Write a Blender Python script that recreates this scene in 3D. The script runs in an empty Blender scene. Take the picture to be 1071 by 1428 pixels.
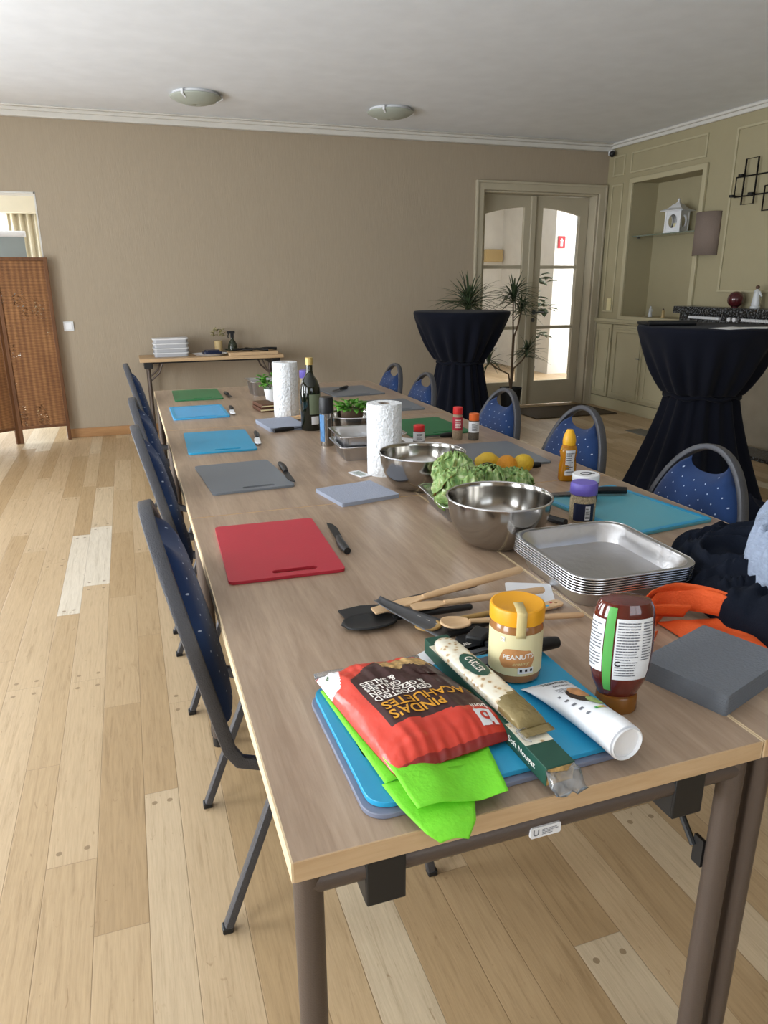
import bpy, bmesh, math, random
from mathutils import Vector, Matrix, noise
random.seed(7)
PI = math.pi
scene = bpy.context.scene
COL = scene.collection

# ------------------------------------------------------------------ camera
cam_d = bpy.data.cameras.new('camera'); cam = bpy.data.objects.new('camera', cam_d); COL.objects.link(cam)
CR = Vector((0.94502071, -0.3269726, -0.00497849)); CU = Vector((0.10396974, 0.28599085, 0.95257521)); CF = Vector((0.31004219, 0.90072091, -0.30426253))
cam.matrix_world = Matrix(((CR.x, CU.x, -CF.x, 0), (CR.y, CU.y, -CF.y, 0), (CR.z, CU.z, -CF.z, 1.381), (0, 0, 0, 1)))
cam_d.sensor_fit = 'HORIZONTAL'; cam_d.sensor_width = 36; cam_d.lens = 1003.2 / 1071 * 36
cam_d.clip_start = 0.05; cam_d.clip_end = 100
scene.camera = cam
# ------------------------------------------------------------------ colour management, world, lights
vs = scene.view_settings
scene.display_settings.display_device = 'sRGB'
vs.view_transform = 'Standard'; vs.look = 'None'; vs.gamma = 1; vs.use_curve_mapping = False
vs.exposure = 0.22
world = bpy.data.worlds.new('world'); scene.world = world; world.use_nodes = True
bg = world.node_tree.nodes['Background']; bg.inputs[0].default_value = (0.80, 0.90, 1.0, 1); bg.inputs[1].default_value = 2.0
scene.cycles.max_bounces = 8
scene.cycles.diffuse_bounces = 5
scene.cycles.sample_clamp_indirect = 6
scene.cycles.use_denoising = True
def area(name, loc, rot, sx, sy, power, color=(1, 1, 1)):
    l = bpy.data.lights.new(name, 'AREA'); l.shape = 'RECTANGLE'; l.size = sx; l.size_y = sy; l.energy = power; l.color = color
    o = bpy.data.objects.new(name, l); COL.objects.link(o); o.location = loc; o.rotation_euler = rot
    return o
DAY = (0.93, 0.97, 1.0)
# daylight at each window of the left wall (facing +X), z 0.35-2.25
WINS = [(-0.9, 0.5), (1.5, 2.9), (3.9, 5.3)]
for i, (a, b) in enumerate(WINS):
    area('window_daylight', (-3.22, (a + b) / 2, 1.3), (0, -PI / 2 - .30, 0), 2.0, b - a, 112, DAY)
area('rear_window_daylight', (1.2, -3.05, 1.5), (PI / 2, 0, 0), 2.2, 1.5, 12, DAY)      # window behind the camera
area('side_room_daylight', (-2.6, 8.9, 1.4), (0, -PI / 2, 0), 2.0, 2.0, 105, DAY)           # next room, left
area('hall_daylight', (6.95, 8.9, 1.4), (0, PI / 2, 0), 2.2, 1.8, 72, (1, .98, .95))        # hall beyond the glazed doors

# ------------------------------------------------------------------ materials
def srgb(h):
    if isinstance(h, str):
        h = h.lstrip('#'); c = [int(h[i:i + 2], 16) / 255 for i in (0, 2, 4)]
    else: c = h
    return tuple(((v / 12.92) if v <= .04045 else ((v + .055) / 1.055) ** 2.4) for v in c) + (1,)
def nodes_of(name):
    m = bpy.data.materials.new(name); m.use_nodes = True
    return m, m.node_tree, m.node_tree.nodes['Principled BSDF']
def mat(name, col, rough=.5, metal=0, bump=0, bscale=60, var=0, vscale=6, trans=0, ior=1.45, coat=0, sheen=0, aniso=0, stretch=(1, 1, 1), spec=None, emit=0, sss=0):
    m, nt, b = nodes_of(name); c = srgb(col)
    b.inputs['Base Color'].default_value = c; b.inputs['Roughness'].default_value = rough; b.inputs['Metallic'].default_value = metal
    b.inputs['Transmission Weight'].default_value = trans; b.inputs['IOR'].default_value = ior
    b.inputs['Coat Weight'].default_value = coat; b.inputs['Sheen Weight'].default_value = sheen
    b.inputs['Anisotropic'].default_value = aniso
    if sss: b.inputs['Subsurface Weight'].default_value = sss; b.inputs['Subsurface Scale'].default_value = .01
    if spec is not None: b.inputs['Specular IOR Level'].default_value = spec
    if emit: b.inputs['Emission Color'].default_value = c; b.inputs['Emission Strength'].default_value = emit
    tc = nt.nodes.new('ShaderNodeTexCoord'); mp = nt.nodes.new('ShaderNodeMapping'); mp.inputs['Scale'].default_value = stretch
    nt.links.new(tc.outputs['Object'], mp.inputs[0])
    n = nt.nodes.new('ShaderNodeTexNoise'); n.inputs['Scale'].default_value = vscale; n.inputs['Detail'].default_value = 5
    nt.links.new(mp.outputs[0], n.inputs['Vector'])
    v = var or .03
    r = nt.nodes.new('ShaderNodeMapRange'); r.inputs['From Min'].default_value = .3; r.inputs['From Max'].default_value = .7
    r.inputs['To Min'].default_value = 1 - v; r.inputs['To Max'].default_value = 1 + v; nt.links.new(n.outputs[0], r.inputs[0])
    h = nt.nodes.new('ShaderNodeHueSaturation'); h.inputs['Color'].default_value = c; nt.links.new(r.outputs[0], h.inputs['Value'])
    nt.links.new(h.outputs[0], b.inputs['Base Color'])
    if bump:
        n2 = nt.nodes.new('ShaderNodeTexNoise'); n2.inputs['Scale'].default_value = bscale; n2.inputs['Detail'].default_value = 3
        nt.links.new(mp.outputs[0], n2.inputs['Vector'])
        bp = nt.nodes.new('ShaderNodeBump'); bp.inputs['Strength'].default_value = bump; bp.inputs['Distance'].default_value = .01
        nt.links.new(n2.outputs[0], bp.inputs['Height']); nt.links.new(bp.outputs[0], b.inputs['Normal'])
    return m
def math_node(nt, op, a, b=None, c=None):
    n = nt.nodes.new('ShaderNodeMath'); n.operation = op
    for i, v in enumerate((a, b, c)):
        if v is None: continue
        if isinstance(v, (int, float)): n.inputs[i].default_value = v
        else: nt.links.new(v, n.inputs[i])
    return n.outputs[0]
def mix_col(nt, f, a, b, mode='MIX'):
    n = nt.nodes.new('ShaderNodeMix'); n.data_type = 'RGBA'; n.blend_type = mode
    for i, v in ((0, f), (6, a), (7, b)):
        if isinstance(v, (int, float)): n.inputs[i].default_value = v
        elif isinstance(v, tuple): n.inputs[i].default_value = v
        else: nt.links.new(v, n.inputs[i])
    return n.outputs[2]
def ramp(nt, fac, stops):
    r = nt.nodes.new('ShaderNodeValToRGB'); nt.links.new(fac, r.inputs[0])
    el = r.color_ramp.elements
    while len(el) < len(stops): el.new(.5)
    for e, (p, c) in zip(el, stops): e.position = p; e.color = c
    return r.outputs[0]
def noise_tex(nt, vec, scale, detail=4, dist=0, rough=.5):
    n = nt.nodes.new('ShaderNodeTexNoise'); n.inputs['Scale'].default_value = scale; n.inputs['Detail'].default_value = detail
    n.inputs['Distortion'].default_value = dist; n.inputs['Roughness'].default_value = rough; nt.links.new(vec, n.inputs['Vector']); return n.outputs[0]
def mapping(nt, vec, scale=(1, 1, 1), loc=(0, 0, 0), rot=(0, 0, 0)):
    n = nt.nodes.new('ShaderNodeMapping'); n.inputs['Scale'].default_value = scale; n.inputs['Location'].default_value = loc; n.inputs['Rotation'].default_value = rot
    nt.links.new(vec, n.inputs[0]); return n.outputs[0]
def wood_mat(name, light, dark, rough=.45, axis='Y', scale=1.0, coat=0, knots=True):
    m, nt, b = nodes_of(name); tc = nt.nodes.new('ShaderNodeTexCoord').outputs['Object']
    st = {'Y': (14, 1.1, 14), 'X': (1.1, 14, 14), 'Z': (14, 14, 1.1)}[axis]
    v = mapping(nt, tc, tuple(s * scale for s in st))
    a = noise_tex(nt, v, 2.2, 7, .7, .62); v2 = mapping(nt, tc, tuple(s * scale * 5 for s in st)); g = noise_tex(nt, v2, 3, 3)
    v3 = mapping(nt, tc, tuple(s * scale * .25 for s in st)); big = noise_tex(nt, v3, 1.6, 3, .3)
    s = math_node(nt, 'ADD', math_node(nt, 'MULTIPLY', a, .55), math_node(nt, 'MULTIPLY', g, .2)); s = math_node(nt, 'ADD', s, math_node(nt, 'MULTIPLY', big, .3))
    c = ramp(nt, s, [(.36, srgb(dark)), (.68, srgb(light))])
    if knots:
        vo = nt.nodes.new('ShaderNodeTexVoronoi'); vo.inputs['Scale'].default_value = 1
        nt.links.new(mapping(nt, tc, (5.5, 2.6, 5.5) if axis == 'Y' else (2.6, 5.5, 5.5)), vo.inputs['Vector'])
        k = ramp(nt, vo.outputs['Distance'], [(.02, (1, 1, 1, 1)), (.075, (0, 0, 0, 1))])
        kk = mix_col(nt, .55, (0, 0, 0, 1), k)
        sep = nt.nodes.new('ShaderNodeSeparateColor'); nt.links.new(kk, sep.inputs[0])
        c = mix_col(nt, sep.outputs[0], c, srgb(dark))
    nt.links.new(c, b.inputs['Base Color']); b.inputs['Roughness'].default_value = rough; b.inputs['Coat Weight'].default_value = coat
    bp = nt.nodes.new('ShaderNodeBump'); bp.inputs['Strength'].default_value = .12; bp.inputs['Distance'].default_value = .002
    nt.links.new(g, bp.inputs['Height']); nt.links.new(bp.outputs[0], b.inputs['Normal'])
    return m
def floor_mat():
    m, nt, b = nodes_of('oak_planks'); tc = nt.nodes.new('ShaderNodeTexCoord').outputs['Object']
    sp = nt.nodes.new('ShaderNodeSeparateXYZ'); nt.links.new(tc, sp.inputs[0]); X, Y = sp.outputs[0], sp.outputs[1]
    # boards run along Y in pairs of rows of unlike width
    W = .33; xs = math_node(nt, 'DIVIDE', X, W); k = math_node(nt, 'FLOOR', xs); fr = math_node(nt, 'SUBTRACT', xs, k)
    s1, s2 = .36, .72
    c1 = math_node(nt, 'GREATER_THAN', fr, s1); c2 = math_node(nt, 'GREATER_THAN', fr, s2)
    row = math_node(nt, 'ADD', math_node(nt, 'MULTIPLY', k, 3), math_node(nt, 'ADD', c1, c2))
    e = math_node(nt, 'MINIMUM', math_node(nt, 'MINIMUM', math_node(nt, 'ABSOLUTE', math_node(nt, 'SUBTRACT', fr, s1)), math_node(nt, 'ABSOLUTE', math_node(nt, 'SUBTRACT', fr, s2))),
                  math_node(nt, 'MINIMUM', fr, math_node(nt, 'SUBTRACT', 1, fr)))
    ex = math_node(nt, 'MULTIPLY', e, W)                                    # metres to the nearest long joint
    wn = nt.nodes.new('ShaderNodeTexWhiteNoise'); wn.noise_dimensions = '1D'; nt.links.new(row, wn.inputs['W'])
    L = math_node(nt, 'ADD', .9, math_node(nt, 'MULTIPLY', wn.outputs['Value'], .7))
    off = math_node(nt, 'MULTIPLY', wn.outputs['Value'], 7.3)
    ys = math_node(nt, 'ADD', math_node(nt, 'DIVIDE', Y, L), off); j = math_node(nt, 'FLOOR', ys); fy = math_node(nt, 'SUBTRACT', ys, j)
    ey = math_node(nt, 'MULTIPLY', math_node(nt, 'MINIMUM', fy, math_node(nt, 'SUBTRACT', 1, fy)), L)
    cb = nt.nodes.new('ShaderNodeCombineXYZ'); nt.links.new(row, cb.inputs[0]); nt.links.new(j, cb.inputs[1])
    w2 = nt.nodes.new('ShaderNodeTexWhiteNoise'); w2.noise_dimensions = '3D'; nt.links.new(cb.outputs[0], w2.inputs['Vector']); pid = w2.outputs['Value']
    # grain
    sh = nt.nodes.new('ShaderNodeVectorMath'); sh.operation = 'MULTIPLY_ADD'; nt.links.new(w2.outputs['Color'], sh.inputs[0]); sh.inputs[1].default_value = (9, 9, 9)
    nt.links.new(tc, sh.inputs[2])
    v = mapping(nt, sh.outputs[0], (26, 1.3, 1)); g = noise_tex(nt, v, 2.6, 9, 1.1, .72); f = noise_tex(nt, mapping(nt, sh.outputs[0], (170, 9, 1)), 1.6, 4)
    base = ramp(nt, pid, [(0, srgb('#b0956f')), (.3, srgb('#bba17c')), (.62, srgb('#c2a985')), (.84, srgb('#c9b291')), (.93, srgb('#cfbd9f')), (.985, srgb('#ddd4c3'))])
    base.node.color_ramp.interpolation = 'LINEAR'
    gr = ramp(nt, g, [(.30, (.74, .70, .64, 1)), (.46, (.96, .95, .94, 1)), (.72, (1.08, 1.08, 1.08, 1))])
    c = mix_col(nt, 1.0, base, gr, 'MULTIPLY')
    c = mix_col(nt, .5, c, ramp(nt, f, [(.3, (.84, .82, .78, 1)), (.6, (1.03, 1.03, 1.03, 1))]), 'MULTIPLY')
    big = noise_tex(nt, mapping(nt, tc, (1, .5, 1)), 1.1, 2); c = mix_col(nt, .5, c, ramp(nt, big, [(.3, (.9, .88, .84, 1)), (.7, (1.06, 1.06, 1.06, 1))]), 'MULTIPLY')
    gap = math_node(nt, 'MINIMUM', ex, ey)
    gm = ramp(nt, math_node(nt, 'MULTIPLY', gap, 100), [(.05, (1, 1, 1, 1)), (.16, (0, 0, 0, 1))])
    gs = nt.nodes.new('ShaderNodeSeparateColor'); nt.links.new(gm, gs.inputs[0])
    c = mix_col(nt, math_node(nt, 'MULTIPLY', gs.outputs[0], .42), c, srgb('#6b5233'))
    # wooden pegs near the board ends
    px_ = math_node(nt, 'SUBTRACT', ex, .026); py_ = math_node(nt, 'SUBTRACT', ey, .045)
    d = math_node(nt, 'SQRT', math_node(nt, 'ADD', math_node(nt, 'MULTIPLY', px_, px_), math_node(nt, 'MULTIPLY', py_, py_)))
    pg = math_node(nt, 'LESS_THAN', d, .0075); pgm = math_node(nt, 'MULTIPLY', pg, math_node(nt, 'GREATER_THAN', pid, .62))
    c = mix_col(nt, math_node(nt, 'MULTIPLY', pgm, .7), c, srgb('#7d6546'))
    sk = noise_tex(nt, mapping(nt, sh.outputs[0], (60, 22, 1)), 1, 2, 1.2)   # small dark flecks
    sm = ramp(nt, sk, [(.70, (0, 0, 0, 1)), (.78, (1, 1, 1, 1))]); ss = nt.nodes.new('ShaderNodeSeparateColor'); nt.links.new(sm, ss.inputs[0])
    c = mix_col(nt, math_node(nt, 'MULTIPLY', ss.outputs[0], .55), c, srgb('#856540'))
    nt.links.new(c, b.inputs['Base Color'])
    b.inputs['Roughness'].default_value = .36
    rr = ramp(nt, g, [(.3, (.47, .47, .47, 1)), (.7, (.31, .31, .31, 1))]); nt.links.new(rr, b.inputs['Roughness'])
    bp = nt.nodes.new('ShaderNodeBump'); bp.inputs['Strength'].default_value = .25; bp.inputs['Distance'].default_value = .0025
    hh = math_node(nt, 'SUBTRACT', math_node(nt, 'MULTIPLY', f, .3), gs.outputs[0]); nt.links.new(hh, bp.inputs['Height']); nt.links.new(bp.outputs[0], b.inputs['Normal'])
    return m
def dots_mat():
    m, nt, b = nodes_of('blue_dotted_fabric'); tc = nt.nodes.new('ShaderNodeTexCoord').outputs['Object']
    v = mapping(nt, tc, (1 / .034, 1, 1 / .034), rot=(0, PI / 4, 0))
    fr = nt.nodes.new('ShaderNodeVectorMath'); fr.operation = 'FRACTION'; nt.links.new(v, fr.inputs[0])
    sp = nt.nodes.new('ShaderNodeSeparateXYZ'); nt.links.new(fr.outputs[0], sp.inputs[0])
    dx = math_node(nt, 'SUBTRACT', sp.outputs[0], .5); dz = math_node(nt, 'SUBTRACT', sp.outputs[2], .5)
    d = math_node(nt, 'SQRT', math_node(nt, 'ADD', math_node(nt, 'MULTIPLY', dx, dx), math_node(nt, 'MULTIPLY', dz, dz)))
    k = math_node(nt, 'LESS_THAN', d, .06)
    n = noise_tex(nt, tc, 9, 4)
    base = ramp(nt, n, [(.3, srgb('#132a52')), (.7, srgb('#1d3967'))])
    c = mix_col(nt, k, base, srgb('#aebbd0')); nt.links.new(c, b.inputs['Base Color'])
    b.inputs['Roughness'].default_value = .85; b.inputs['Sheen Weight'].default_value = .15; b.inputs['Specular IOR Level'].default_value = .25
    n2 = noise_tex(nt, tc, 700, 2); bp = nt.nodes.new('ShaderNodeBump'); bp.inputs['Strength'].default_value = .4; bp.inputs['Distance'].default_value = .001
    nt.links.new(n2, bp.inputs['Height']); nt.links.new(bp.outputs[0], b.inputs['Normal'])
    return m
def speckle_mat(name, a, b_, scale, thr=.5, rough=.3, metal=0):
    m, nt, b = nodes_of(name); tc = nt.nodes.new('ShaderNodeTexCoord').outputs['Object']
    n = noise_tex(nt, tc, scale, 4, 0, .7); c = ramp(nt, n, [(thr - .04, srgb(a)), (thr + .06, srgb(b_))])
    nt.links.new(c, b.inputs['Base Color']); b.inputs['Roughness'].default_value = rough; b.inputs['Metallic'].default_value = metal
    return m
def weave_mat():
    m, nt, b = nodes_of('woven_rattan'); tc = nt.nodes.new('ShaderNodeTexCoord').outputs['Object']
    w1 = nt.nodes.new('ShaderNodeTexWave'); w1.bands_direction = 'Z'; w1.inputs['Scale'].default_value = 28; w1.inputs['Distortion'].default_value = 1.5; nt.links.new(tc, w1.inputs['Vector'])
    w2 = nt.nodes.new('ShaderNodeTexWave'); w2.bands_direction = 'X'; w2.inputs['Scale'].default_value = 7; w2.inputs['Distortion'].default_value = .6; nt.links.new(tc, w2.inputs['Vector'])
    n = noise_tex(nt, mapping(nt, tc, (20, 20, 3)), 1, 4)
    s = math_node(nt, 'ADD', math_node(nt, 'MULTIPLY', w1.outputs['Fac'], .3), math_node(nt, 'ADD', math_node(nt, 'MULTIPLY', w2.outputs['Fac'], .18), math_node(nt, 'MULTIPLY', n, .5)))
    c = ramp(nt, s, [(.2, srgb('#5c3a20')), (.55, srgb('#8c5f38')), (.9, srgb('#b58755'))]); nt.links.new(c, b.inputs['Base Color']); b.inputs['Roughness'].default_value = .7
    bp = nt.nodes.new('ShaderNodeBump'); bp.inputs['Strength'].default_value = .6; bp.inputs['Distance'].default_value = .006
    nt.links.new(s, bp.inputs['Height']); nt.links.new(bp.outputs[0], b.inputs['Normal'])
    # worn places where daylight shows through between the strands
    h1 = noise_tex(nt, mapping(nt, tc, (60, 60, 90)), 1, 2); h2 = noise_tex(nt, mapping(nt, tc, (9, 9, 2.2)), 1, 3)
    hole = math_node(nt, 'MULTIPLY', math_node(nt, 'GREATER_THAN', h1, .58), math_node(nt, 'GREATER_THAN', h2, .60))
    nt.links.new(math_node(nt, 'SUBTRACT', 1, hole), b.inputs['Alpha'])
    return m
M = {}
M['floor'] = floor_mat()
M['wall'] = mat('taupe_wallpaper', '#a69986', .8, bump=.15, bscale=25, var=.025, vscale=14, stretch=(6, 6, .6), spec=.2)
M['wall_green'] = mat('olive_cream_paint', '#a39a7c', .6, var=.02)
M['panel_cream'] = mat('cream_panel_paint', '#b2aa8c', .5, var=.02)
M['ceiling'] = mat('ceiling_white', '#e8ecf2', .9, bump=.05, bscale=80, spec=.2)
M['trim'] = mat('trim_white', '#d2d0ca', .5)
M['door_paint'] = mat('door_cream_paint', '#b5ac96', .45)
M['hall_white'] = mat('hall_white', '#e6e4de', .8)
M['base_wood'] = wood_mat('baseboard_oak', '#b3875a', '#8f6840', axis='X', knots=False)
M['table'] = wood_mat('table_laminate', '#b39d87', '#8b745f', .34)
M['band'] = wood_mat('table_edge_band', '#cdb08b', '#b09069', .5, axis='X', knots=False)
M['band_light'] = wood_mat('pale_edge_band', '#e6d2b0', '#d4bc96', .45, axis='Y', knots=False)
M['brown_metal'] = mat('brown_powder_coat', '#5a4f48', .42, .35, bump=.08, bscale=400)
M['black_plastic'] = mat('black_plastic', '#17181a', .42)
M['black_matte'] = mat('black_matte', '#111214', .7)
M['chair_metal'] = mat('hammered_grey_metal', '#505156', .38, .5, bump=.22, bscale=330)
M['fabric'] = dots_mat()
M['cloth_black'] = mat('black_stretch_cloth', '#11141f', .85, bump=.1, bscale=300, sheen=.05, spec=.12)
M['steel'] = mat('brushed_steel', '#a8a5a0', .16, 1, bump=0)
M['foil'] = mat('aluminium_foil', '#cfcfd1', .28, 1, bump=.10, bscale=45)
M['foil_rim'] = mat('aluminium_rim', '#dcdcde', .22, 1)
M['paper'] = mat('white_paper', '#e9e9ea', .9, bump=.2, bscale=120)
M['roll_paper'] = mat('embossed_kitchen_paper', '#e8ebee', .95, bump=.9, bscale=85)
M['card'] = mat('brown_card', '#7c6650', .9)
M['red'] = mat('red_plastic', '#b52a3b', .4, bump=.05, bscale=300)
M['grey'] = mat('grey_plastic', '#6f757c', .42, bump=.05, bscale=300)
M['blue'] = mat('blue_plastic', '#2f9cc8', .34)
M['lblue'] = mat('light_blue_plastic', '#4aa6dc', .34)
M['cyan'] = mat('cyan_plastic', '#5faabb', .34)
M['green'] = mat('green_plastic', '#2c7a4a', .4)
M['dgreen'] = mat('dark_green_plastic', '#1f6a40', .45)
M['lav'] = mat('grey_lavender_plastic', '#7a8093', .4)
M['napkin'] = mat('grey_napkin', '#6a6f76', .95, bump=.3, bscale=200)
M['napkin_light'] = mat('pale_grey_napkin', '#9aa1b2', .95, bump=.3, bscale=200)
M['wood_spoon'] = wood_mat('beech_wood', '#d9bb95', '#c09c72', .6, axis='X', knots=False)
M['olive_wood'] = wood_mat('olive_wood', '#b8965a', '#94733c', .5, axis='X', knots=False)
M['white'] = mat('white_gloss', '#eceef2', .3)
M['white_matte'] = mat('white_matte', '#dfe1e4', .7)
M['glass'] = mat('clear_glass', '#ffffff', .02, trans=1)
M['pane'] = mat('window_glass', '#ffffff', 0, trans=1, ior=1.01)
M['frost'] = mat('frosted_glass', '#aab0a6', .5, var=.02)
M['dark_steel'] = mat('dark_steel', '#6d6f73', .38, .8)
M['granite'] = speckle_mat('dark_granite', '#17191c', '#6f7274', 60, .55, .25)
M['taupe_shade'] = mat('taupe_shade_fabric', '#7f7168', .9, bump=.3, bscale=200, stretch=(1, 1, .3))
M['ink'] = mat('black_ink', '#1a1a1c', .7)
M['gold_ink'] = mat('gold_ink', '#d79a2c', .5)
M['white_ink'] = mat('white_ink', '#e8e4dc', .6)
M['grey_ink'] = mat('grey_ink', '#6d7078', .7)
M['red_ink'] = mat('red_ink', '#c23a2a', .6)
M['leaf'] = mat('leaf_green', '#3f5d33', .5, var=.3, vscale=30)
M['leaf_dark'] = mat('dark_leaf', '#3a4a30', .5, var=.25, vscale=20)
M['stem'] = mat('plant_stem', '#5c4a38', .8)

# ------------------------------------------------------------------ mesh helpers
class B:
    def __init__(s): s.v = []; s.f = []; s.mi = []; s.cur = 0
    def add(s, vs_, fs):
        o = len(s.v); s.v += [tuple(p) for p in vs_]; s.f += [tuple(i + o for i in f) for f in fs]; s.mi += [s.cur] * len(fs); return s
    def box(s, c, d, rot=None):
        x, y, z = (k / 2 for k in d); P = [Vector((i * x, j * y, k * z)) for i in (-1, 1) for j in (-1, 1) for k in (-1, 1)]
        if rot is not None:
            R = rot if isinstance(rot, Matrix) else Matrix.Rotation(rot, 3, 'Z'); P = [R @ p for p in P]
        c = Vector(c); P = [p + c for p in P]
        return s.add(P, [(0, 1, 3, 2), (4, 6, 7, 5), (0, 4, 5, 1), (2, 3, 7, 6), (0, 2, 6, 4), (1, 5, 7, 3)])
    def bx(s, x0, x1, y0, y1, z0, z1): return s.box(((x0 + x1) / 2, (y0 + y1) / 2, (z0 + z1) / 2), (abs(x1 - x0), abs(y1 - y0), abs(z1 - z0)))
    def lathe(s, prof, n=32, c=(0, 0, 0), fx=1, fy=1, rip=None):
        cx, cy, cz = c; vs_ = []; fs = []
        for (r, z) in prof:
            for i in range(n):
                a = 2 * PI * i / n; rr = r * (rip(a, z) if rip else 1); vs_.append((cx + rr * math.cos(a) * fx, cy + rr * math.sin(a) * fy, cz + z))
        for k in range(len(prof) - 1):
            for i in range(n): j = (i + 1) % n; fs.append((k * n + i, k * n + j, (k + 1) * n + j, (k + 1) * n + i))
        s.add(vs_, fs)
        if prof[0][0] > 1e-4: s.add(vs_[:n], [tuple(reversed(range(n)))])
        if prof[-1][0] > 1e-4: s.add(vs_[-n:], [tuple(range(n))])
        return s
    def ring(s, prof, n=32, c=(0, 0, 0)):   # lathe without caps
        cx, cy, cz = c; vs_ = []; fs = []
        for (r, z) in prof:
            for i in range(n): a = 2 * PI * i / n; vs_.append((cx + r * math.cos(a), cy + r * math.sin(a), cz + z))
        for k in range(len(prof) - 1):
            for i in range(n): j = (i + 1) % n; fs.append((k * n + i, k * n + j, (k + 1) * n + j, (k + 1) * n + i))
        return s.add(vs_, fs)
    def tube(s, pts, r, n=12, closed=False, sec=None, ref=None):
        P = [Vector(p) for p in pts]; N = len(P); T = []
        for i in range(N):
            a = P[(i - 1) % N] if (closed or i > 0) else P[i]; b = P[(i + 1) % N] if (closed or i < N - 1) else P[i]; T.append((b - a).normalized())
        up = Vector(ref) if ref else (Vector((0, 0, 1)) if abs(T[0].z) < .9 else Vector((1, 0, 0)))
        nrm = (up - T[0] * up.dot(T[0])).normalized(); vs_ = []
        for i in range(N):
            if i > 0: nrm = (nrm - T[i] * nrm.dot(T[i])); nrm.normalize()
            bn = T[i].cross(nrm)
            rr = r[i] if isinstance(r, (list, tuple)) else r
            for k in range(n):
                a = 2 * PI * k / n; ca, sa = math.cos(a), math.sin(a)
                if sec:
                    e = .45; ca = math.copysign(abs(ca) ** e, ca) * sec[0]; sa = math.copysign(abs(sa) ** e, sa) * sec[1]; vs_.append(P[i] + nrm * ca + bn * sa)
                else: vs_.append(P[i] + nrm * ca * rr + bn * sa * rr)
        fs = [(i * n + k, i * n + (k + 1) % n, ((i + 1) % N) * n + (k + 1) % n, ((i + 1) % N) * n + k) for i in range(N if closed else N - 1) for k in range(n)]
        if not closed: fs += [tuple(reversed(range(n))), tuple(range((N - 1) * n, N * n))]
        return s.add(vs_, fs)
    def cyl(s, a, b, r, n=16): return s.tube([a, b], r, n)
    def sphere(s, c, r, nu=20, nv=12, sc=(1, 1, 1), fn=None):
        vs_ = [];
        for j in range(nv + 1):
            t = PI * j / nv
            for i in range(nu):
                a = 2 * PI * i / nu; d = Vector((math.sin(t) * math.cos(a), math.sin(t) * math.sin(a), math.cos(t)))
                k = fn(d) if fn else 1; vs_.append((c[0] + d.x * r * sc[0] * k, c[1] + d.y * r * sc[1] * k, c[2] + d.z * r * sc[2] * k))
        fs = [(j * nu + i, (j + 1) * nu + i, (j + 1) * nu + (i + 1) % nu, j * nu + (i + 1) % nu) for j in range(nv) for i in range(nu)]
        return s.add(vs_, fs)
    def grid(s, nu, nv, fn, mfn=None):
        vs_ = [fn(i / nu, j / nv) for j in range(nv + 1) for i in range(nu + 1)]
        o = len(s.v); s.v += [tuple(p) for p in vs_]
        for j in range(nv):
            for i in range(nu):
                s.f.append((o + j * (nu + 1) + i, o + j * (nu + 1) + i + 1, o + (j + 1) * (nu + 1) + i + 1, o + (j + 1) * (nu + 1) + i)); s.mi.append(mfn((i + .5) / nu, (j + .5) / nv) if mfn else s.cur)
        return s
    def prism(s, out, z0, z1, holes=(), axis='Z'):
        bm = bmesh.new(); loops = [out] + list(holes); edges = []
        for L in loops:
            V = [bm.verts.new((p[0], p[1], z0)) for p in L]; edges += [bm.edges.new((V[i], V[(i + 1) % len(V)])) for i in range(len(V))]
        bmesh.ops.triangle_fill(bm, use_beauty=True, use_dissolve=False, edges=edges)
        bm.verts.index_update(); V = [v.co.copy() for v in bm.verts]; F = [tuple(v.index for v in f.verts) for f in bm.faces]
        nrm_up = sum((f.normal.z for f in bm.faces)) > 0
        bm.free(); n = len(V); vs_ = V + [Vector((p.x, p.y, z1)) for p in V]
        fb = [tuple(reversed(f)) if nrm_up else f for f in F]; ft = [tuple(i + n for i in (f if nrm_up else reversed(f))) for f in F]
        fs = fb + ft; k = 0
        for L in loops:
            m_ = len(L); fs += [(k + i, k + (i + 1) % m_, n + k + (i + 1) % m_, n + k + i) for i in range(m_)]; k += m_
        if axis == 'Y': vs_ = [Vector((p[0], p[2], p[1])) for p in vs_]
        if axis == 'X': vs_ = [Vector((p[2], p[0], p[1])) for p in vs_]
        return s.add(vs_, fs)
    def build(s, name, m, parent=None, smooth=True, bevel=0, sub=0, loc=None, rot=None, ang=35, solid=0, recalc=True):
        me = bpy.data.meshes.new(name); me.from_pydata(s.v, [], s.f)
        ms = m if isinstance(m, (list, tuple)) else [m]
        for k in ms: me.materials.append(M[k] if isinstance(k, str) else k)
        if len(ms) > 1:
            for p, i in zip(me.polygons, s.mi): p.material_index = i
        if recalc:
            bm = bmesh.new(); bm.from_mesh(me); bmesh.ops.remove_doubles(bm, verts=bm.verts, dist=1e-6); bmesh.ops.recalc_face_normals(bm, faces=bm.faces); bm.to_mesh(me); bm.free()
        if smooth:
            me.polygons.foreach_set('use_smooth', [True] * len(me.polygons)); me.set_sharp_from_angle(angle=math.radians(ang))
        me.update(); o = bpy.data.objects.new(name, me); COL.objects.link(o); o.parent = parent
        if loc: o.location = loc
        if rot: o.rotation_euler = rot if isinstance(rot, tuple) else (0, 0, rot)
        if solid: md = o.modifiers.new('solidify', 'SOLIDIFY'); md.thickness = solid; md.offset = 0
        if bevel: md = o.modifiers.new('bevel', 'BEVEL'); md.width = bevel; md.segments = 2; md.limit_method = 'ANGLE'; md.angle_limit = math.radians(40)
        if sub: md = o.modifiers.new('subdivision', 'SUBSURF'); md.levels = sub; md.render_levels = sub
        return o
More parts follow.
